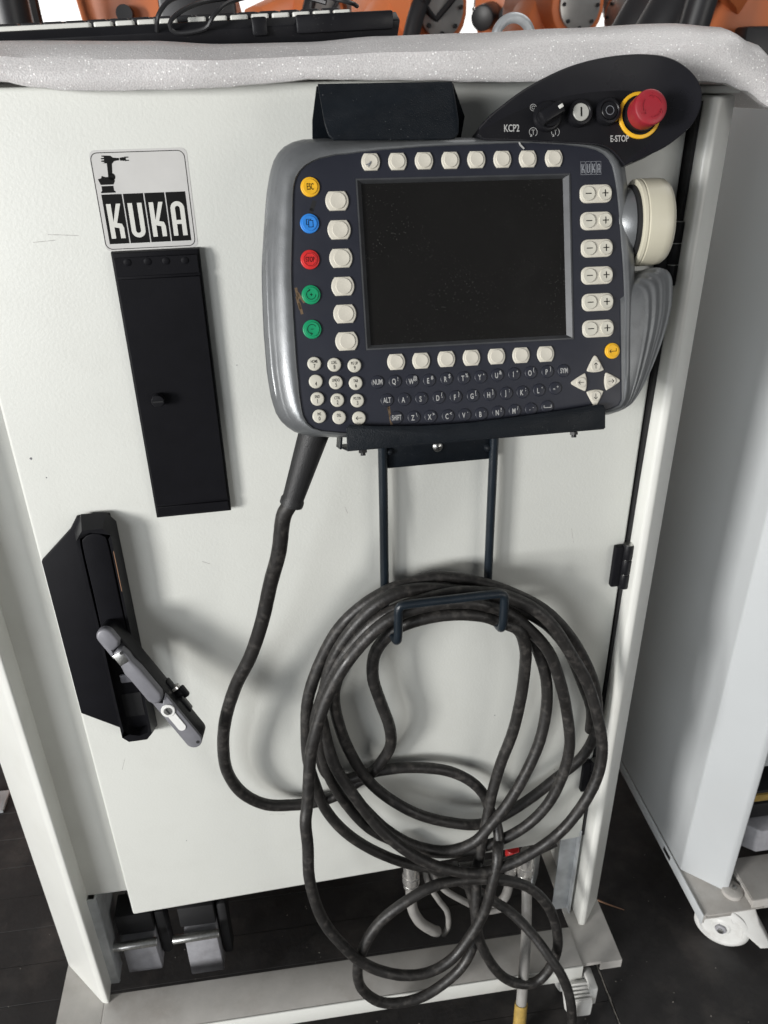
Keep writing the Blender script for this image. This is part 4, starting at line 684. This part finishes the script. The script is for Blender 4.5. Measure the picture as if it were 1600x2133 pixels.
# ================================================================== PENDANT CABLE (one lead, hung over the hook)
cbl = thing('pendant_cable', 'thick dusty black rubber cable coiled over the wire hook', 'cable', DOOR @ T(160, -540, 40))
cI = cbl.matrix_world.inverted() @ DOOR
for nm, tab in (('cable_run', CAB_A), ('cable_loop', CAB_L1), ('cable_loop', CAB_F), ('cable_tail', CAB_G)):
    tab = [tuple(c + random.uniform(-1.3, 1.3) for c in p) for p in tab]
    B().tube(tab, 7.4, 14, len(tab) * 7, jit=.012).build(nm, 'cable', cbl, cI)
# ================================================================== PENDANT HOLDER
ho = thing('pendant_holder', 'blue-black steel holder gripping the pendant, with cable hook below', 'holder', DOOR @ T(163, -355, 15))
hI = ho.matrix_world.inverted()
def ch(b, name, m, parent=None, F=DOOR, **kw): return b.build(name, m, parent or ho, (hI @ F) if parent is None else None, **kw)
# top hook: back plate and lip folded over the pendant
a0, a1 = Vector(BR_APEX[0]), Vector(BR_APEX[1]); l0, l1 = Vector(BR_LIP[0]), Vector(BR_LIP[1]); m0, m1 = Vector(BR_LIP2[0]), Vector(BR_LIP2[1])
q0 = Vector((50.6, -43, 82.5)); q1 = Vector((156.2, -44.5, 82.5))
loop = [a0, m0, q0, q0.lerp(l0, .6) + Vector((.4, -1.2, .4)), l0, l1, q1.lerp(l1, .5) + Vector((.8, -1.2, .4)), q1, m1, a1]
nr_ = (a1 - a0).cross(m0 - a0).normalized(); nr_ = nr_ if nr_.z > 0 else -nr_
ch(B().loft([[p - nr_ * 1.5 for p in loop], [p + nr_ * .5 for p in loop]]), 'top_lip', 'powder', bevel=.4, seg=1)
bk = [Vector((46, -9, 55)), Vector((42.6, -33.7, 42)), Vector((43, -90, 10)), Vector((172, -90, 10)), Vector((172.3, -34, 42)), Vector((158, -9, 55))]
ch(B().loft([[p for p in bk], [p + Vector((0, -2, -2)) for p in bk]]), 'back_plate', 'powder')
ch(B().box(60, 155, -110, -78, .3, 12), 'mounting_block', 'powder', bevel=1)
# bottom ledge
lip = [Vector((p[0], p[1])) for p in LEDGE]
ch(B().prism([(p.x, p.y) for p in lip], 5.2, 7.4), 'ledge_lip', 'powder', F=PEND, bevel=.6, seg=2)
ch(B().loft([[(-106, -151.4, 5), (-106, -153.2, 5), (121.4, -149.6, 5), (121.4, -147.8, 5)], [(-110, -151, -58), (-110, -152.8, -58), (121.4, -149.6, -58), (121.4, -147.8, -58)]]), 'ledge_floor', 'powder', F=PEND, bevel=.4, seg=1)
ch(B().loft([[(-108, -140, -20), (-110, -153, -20), (-110, -153, -58), (-108, -140, -58)], [(-106.5, -140, -20), (-108.5, -153, -20), (-108.5, -153, -58), (-106.5, -140, -58)]]), 'ledge_end', 'powder', F=PEND)
for (x, y) in ((-91, -152), (100, -149.2)):
    sc = ch(B().cyl((x, y, -12), (x, y - 7, -12), 2.2, n=12), 'grub_screw', 'blackgloss', F=PEND); B().cyl((x, y - 2.2, -12), (x, y - 4.6, -12), 3.8, n=6).build('screw_nut', 'blackgloss', sc)
# tubes, strap, hook
TL0 = Vector(TUBE_L[1]); TR0 = Vector(TUBE_R[1]); h = [Vector(p) for p in HOOK]
wire = [(101, -300, 60), (101, -312, 24), (101, -326, 15.5), (100.9, -420, 15), (100.4, -540, 15), (101, -556, 18), (102, -562, 30), (103, -562, 58), (103.5, -557, 71), (104, -546, 75), (104.5, -520, 75), (106, -510, 75), (114, -507, 75), (165, -507, 75), (215, -507.5, 75), (223.5, -510.5, 75), (225, -520, 75), (225, -546, 75), (225, -558, 71), (225, -563, 58), (225, -563, 30), (225, -558, 18), (224.9, -540, 15), (223.6, -420, 15), (223.2, -326, 15.5), (223.2, -312, 24), (223.2, -300, 60)]
ch(B().tube(wire, 5.0, 14, 320), 'hook_wire', 'tube')
stp = ch(B().box(103, 222, -372, -326, 8.5, 12.5), 'strap', 'powder', bevel=.6)
scw = B().lathe([(5.6, 12.5), (5.4, 14.6), (3.6, 16.2), (0.3, 16.8)], (161, -351.3, 0), n=24).build('strap_screw', 'steel', stp)
for ang in (0, 90): strokes([[(-2.4, 0), (2.4, 0)]], 1.0, 16.2, 16.9).build('screw_cross', 'blackmatte', scw, T(161, -351.3, 0) @ Matrix.Rotation(math.radians(ang + 20), 4, 'Z'))
for (x, y) in ((108.5, -352), (217, -358)): B().lathe([(5, 12), (4, 15), (2, 17), (.3, 17.4)], (x, y, 0), n=14).build('weld_bead', 'powder', stp)
# ================================================================== PLUGS AND LEADS UNDER THE DOOR
def at(x, y, z): return T(x, y, z)
for i, (x, z, ln) in enumerate(((-283, 126, 78), (-190, 112, 104))):
    y = 812
    g = thing('industrial_plug', ('grey plug hood with bright locking bar, left of the two under the door', 'grey plug hood nearer the middle of the two under the door')[i], 'plug', T(x, y, z), 'plug hoods under the door')
    B().loft([[(-26, -6, -ln * .5), (26, -6, -ln * .5), (26, 34, -ln * .5), (-26, 34, -ln * .5)], [(-25, -8, ln * .5), (24, -8, ln * .5), (24, 36, ln * .5), (-25, 36, ln * .5)]]).build('hood', 'grey', g, bevel=2.5)
    br = B().cyl((-40, -14, ln * .5 + 1), (30, -14, ln * .5 + 3), 6.5, n=18).build('locking_bar', 'steel', g, bevel=1.2)
    B().box(-30, 24, 4, 44, ln * .5 + 2, ln * .5 + 46).build('socket', 'blackmatte', g, bevel=2)
    B().box(26.5, 42, 8, 38, -ln * .3, ln * .5 + 40).build('plug_side', 'blackmatte', g, bevel=5)
def plug(name, label, x, y, z, path, body, m2='chrome', rad=12, hose=8):
    g = thing(name, label, 'connector', T(x, y, z)); gi_ = g.matrix_world.inverted()
    B().lathe([(rad * .9, 40), (rad, 34), (rad, 8), (rad * 1.12, 7), (rad * 1.12, -6), (rad, -7), (rad, -18), (rad * .8, -20)], (0, 0, 0), n=26).build('coupling', m2, g)
    B().lathe([(rad * 1.02, -9), (rad * 1.06, -10), (rad * 1.02, -11)], (0, 0, 0), n=26, cap0=False, cap1=False).build('coupling_ring', 'steel', g)
    B().tube([(0, 0, -16)] + path, hose, 14, 50).build('lead', body, g); return g
plug('round_connector', 'bright round connector with pale grey lead below the door edge', 139, 805, 224, [(0, -1, -40), (2, -4, -70), (14, -8, -100), (34, -10, -122), (42, -8, -130)], 'hose', hose=8.5)
g2 = plug('round_connector', 'bright round connector with long grey lead in front of the steel post', 326, 812, 200, [(p[0] - 326, p[1] - 812, p[2] - 200) for p in LEAD], 'hose', hose=8)
B().tube([(p[0] - 326, p[1] - 812, p[2] - 200) for p in LEAD[5:8]], 9.6, 16, 20).build('yellow_marker', 'brass', g2)
g3 = plug('round_connector', 'red-capped round connector behind the coiled cable', 304, 820, 196, [(-2, -4, -40), (-10, -8, -64), (-30, -10, -78), (-44, -10, -80)], 'hose', rad=9, hose=7.5)
B().lathe([(11, 33), (11, 44), (9.5, 46), (.3, 46)], (0, 0, 0), n=22).build('red_cap', 'redcap', g3)
tag(B().tube([(160, 818, 236), (168, 812, 196), (184, 806, 160), (198, 804, 130), (200, 802, 96), (192, 800, 78)], 4.6, 10, 50).build('thin_lead', 'hose'), 'thin dark grey lead hanging beside the left round connector', 'lead')
tag(B().tube([(165, 826, 230), (190, 816, 178), (224, 806, 150), (262, 802, 122), (290, 804, 118)], 5.2, 10, 50).build('pale_lead', 'hose'), 'pale grey lead sloping down behind the hanging loops', 'lead')
tag(B().tube([(492, 872, 3), (505, 862, 3.4), (532, 846, 2.6)], lambda t: 1.6 - 1.0 * t, 8, 20).build('wire_offcut', 'copper'), 'thin copper-coloured offcut lying on the dark floor', 'wire')
tag(B().box(-1300, -632, 1245, 1300, 1.2, 9).build('metal_strip', 'galv', None, bevel=1.5), 'flat bare metal strip on the floor at the left edge', 'strip')
# ================================================================== ROBOTS BEHIND THE CABINETS
def robot(label, x, y, rz, s, arm, fore):
    g = thing('industrial_robot', label, 'robot', Matrix.Translation((x, y, 0)) @ Matrix.Rotation(math.radians(rz), 4, 'Z') @ Matrix.Scale(s, 4), 'orange robots behind the cabinets')
    B().lathe([(330, 0), (330, 40), (250, 60), (230, 300), (260, 330), (260, 380)], n=32).build('base', 'orange', g, bevel=6)
    b = B(); b.loft([[(-230, -240, 385), (260, -240, 385), (260, 240, 385), (-230, 240, 385)], [(-200, -200, 640), (240, -150, 640), (240, 150, 640), (-200, 200, 640)], [(40, -170, 860), (260, -130, 860), (260, 130, 860), (40, 170, 860)]]); b.build('carousel', 'orange', g, bevel=25, seg=3)
    p0 = Vector((170, 0, 800)); a = math.radians(arm); p1 = p0 + Vector((math.cos(a), 0, math.sin(a))) * 760
    side = Vector((-math.sin(a), 0, math.cos(a)))
    def slab(q0, q1, w0, w1, th0, th1, name, m):
        ax_ = (q1 - q0).normalized(); sd = Vector((-ax_.z, 0, ax_.x)); R = []
        for t, w, th in ((0, w0, th0), (.15, w0, th0), (.5, (w0 + w1) * .46, (th0 + th1) / 2), (.88, w1, th1), (1, w1, th1)):
            c = q0.lerp(q1, t); R.append([c + sd * (w * math.cos(2 * math.pi * k / 16)) * (1 if abs(math.cos(2 * math.pi * k / 16)) < .9 else .98) + Vector((0, th * math.copysign(abs(math.sin(2 * math.pi * k / 16)) ** .5, math.sin(2 * math.pi * k / 16)), 0)) for k in range(16)])
        return B().loft(R).build(name, m, g, bevel=4)
    lo = slab(p0, p1, 170, 130, 95, 80, 'lower_arm', 'orange')
    B().cyl(p0.lerp(p1, .52) + Vector((-50, -110, 0)), p0.lerp(p1, .52) + Vector((-50, 110, 0)), 13).build('arm_hole', 'robblack', lo)
    for yy in (-1, 1): B().cyl(p0 + Vector((0, yy * 110, 0)), p0 + Vector((0, yy * 260, 0)), 120, 105).build('shoulder_motor', 'robblack' if yy > 0 else 'robgrey', g, bevel=10)
    f_ = math.radians(fore); p2 = p1 + Vector((math.cos(f_), 0, math.sin(f_))) * 820; pb = p1 - Vector((math.cos(f_), 0, math.sin(f_))) * 260
    B().cyl(p1 + Vector((0, -200, 0)), p1 + Vector((0, 200, 0)), 130).build('elbow', 'orange', g, bevel=15)
    slab(pb, p2, 140, 85, 130, 80, 'forearm', 'orange')
    for yy in (-70, 70): B().cyl(pb + Vector((0, yy, 0)), pb - (p2 - pb).normalized() * 170 + Vector((0, yy, 0)), 58).build('wrist_motor', 'robblack', g, bevel=8)
    w = B().cyl(p2 + Vector((0, -95, 0)), p2 + Vector((0, 95, 0)), 88).build('wrist', 'orange', g, bevel=8); B().cyl(p2 + Vector((0, -112, 0)), p2 + Vector((0, -96, 0)), 62).build('wrist_cap', 'robblack', w)
    B().cyl(p2, p2 + (p2 - p1).normalized() * 170, 62, 58).build('tool_flange', 'robgrey', g, bevel=6)
    for yy in (-1, 1):
        er = B().cyl(p1 + Vector((0, yy * 200.5, 0)), p1 + Vector((0, yy * 214, 0)), 98).build('elbow_cover', 'robgrey', g, bevel=3)
        for q in range(8):
            c_ = p1 + Vector((82 * math.cos(q * .785), yy * 214, 82 * math.sin(q * .785))); B().cyl(c_, c_ + Vector((0, yy * 8, 0)), 8, n=6).build('bolt', 'robblack', er)
        for t_ in (.3, .72):
            c_ = p0.lerp(p1, t_); B().cyl(c_ + Vector((70, yy * 70, 0)), c_ + Vector((70, yy * 104, 0)), 11, n=10).build('bolt', 'robblack', lo)
    for q, (t_, rr_) in enumerate(((.42, 96), (.6, 90))): B().cyl(pb.lerp(p2, t_), pb.lerp(p2, t_ + .03), rr_ * 1.42).build('forearm_ring', 'robgrey', g, bevel=3)
    B().box(p0.x - 60, p0.x + 60, -150, -96, p0.z + 330, p0.z + 450).build('junction_box', 'robblack', g, bevel=6)
    for q in (0, 1):
        B().tube([p0 + Vector((-150 + q * 40, -150, 60)), p0.lerp(p1, .35) + Vector((-190 + q * 60, -140, 0)), p0.lerp(p1, .7) + Vector((-150 + q * 330, -130, 20)), p1 + Vector((40 - q * 140, -235, 30)), p1 + Vector((180, -200, 160))], 11, 8, 50).build('thin_cable', 'robblack', g)
    hs = [p0 + Vector((-220, -190, -300)), p0 + Vector((-260, -210, 100)), p1 + Vector((-120, -210, -60)), p1 + Vector((60, -200, 190)), p1.lerp(p2, .5) + Vector((0, -170, 150)), p2 + Vector((-40, -150, 60))]
    B().tube(hs, 30, 12, 70).build('hose_pack', 'robblack', g)
    return g
robot('orange robot arm close behind the left half of the keyboard', -0.30, 2.0, 0, 1.2, 100, 150)
robot('orange robot behind the right end of the keyboard with black motors', 0.44, 3.3, 25, 0.97, 92, 62)
robot('orange robot right of the lifting eye with a raised forearm', 1.58, 4.0, 195, 1.0, 80, 118)
robot('large orange robot behind the right end of the foam sheet', 1.02, 2.2, 0, 1.12, 92, 60)
for lab, px, y, rz, s, arm, fore in (('orange robot far behind the right end of the keyboard, arm leaning left', 690, 5.0, 30, 1.03, 104, 20), ('slender far orange robot showing just left of the lifting eye', 1120, 5.0, 60, 1.04, 96, 8), ('orange robot showing as a narrow strip left of the large right-hand robot', 1390, 4.6, 110, 1.0, 100, 25)):
    robot(lab, (px - 516) * .0005 * y - .17 * math.cos(math.radians(rz)), y, rz, s, arm, fore)
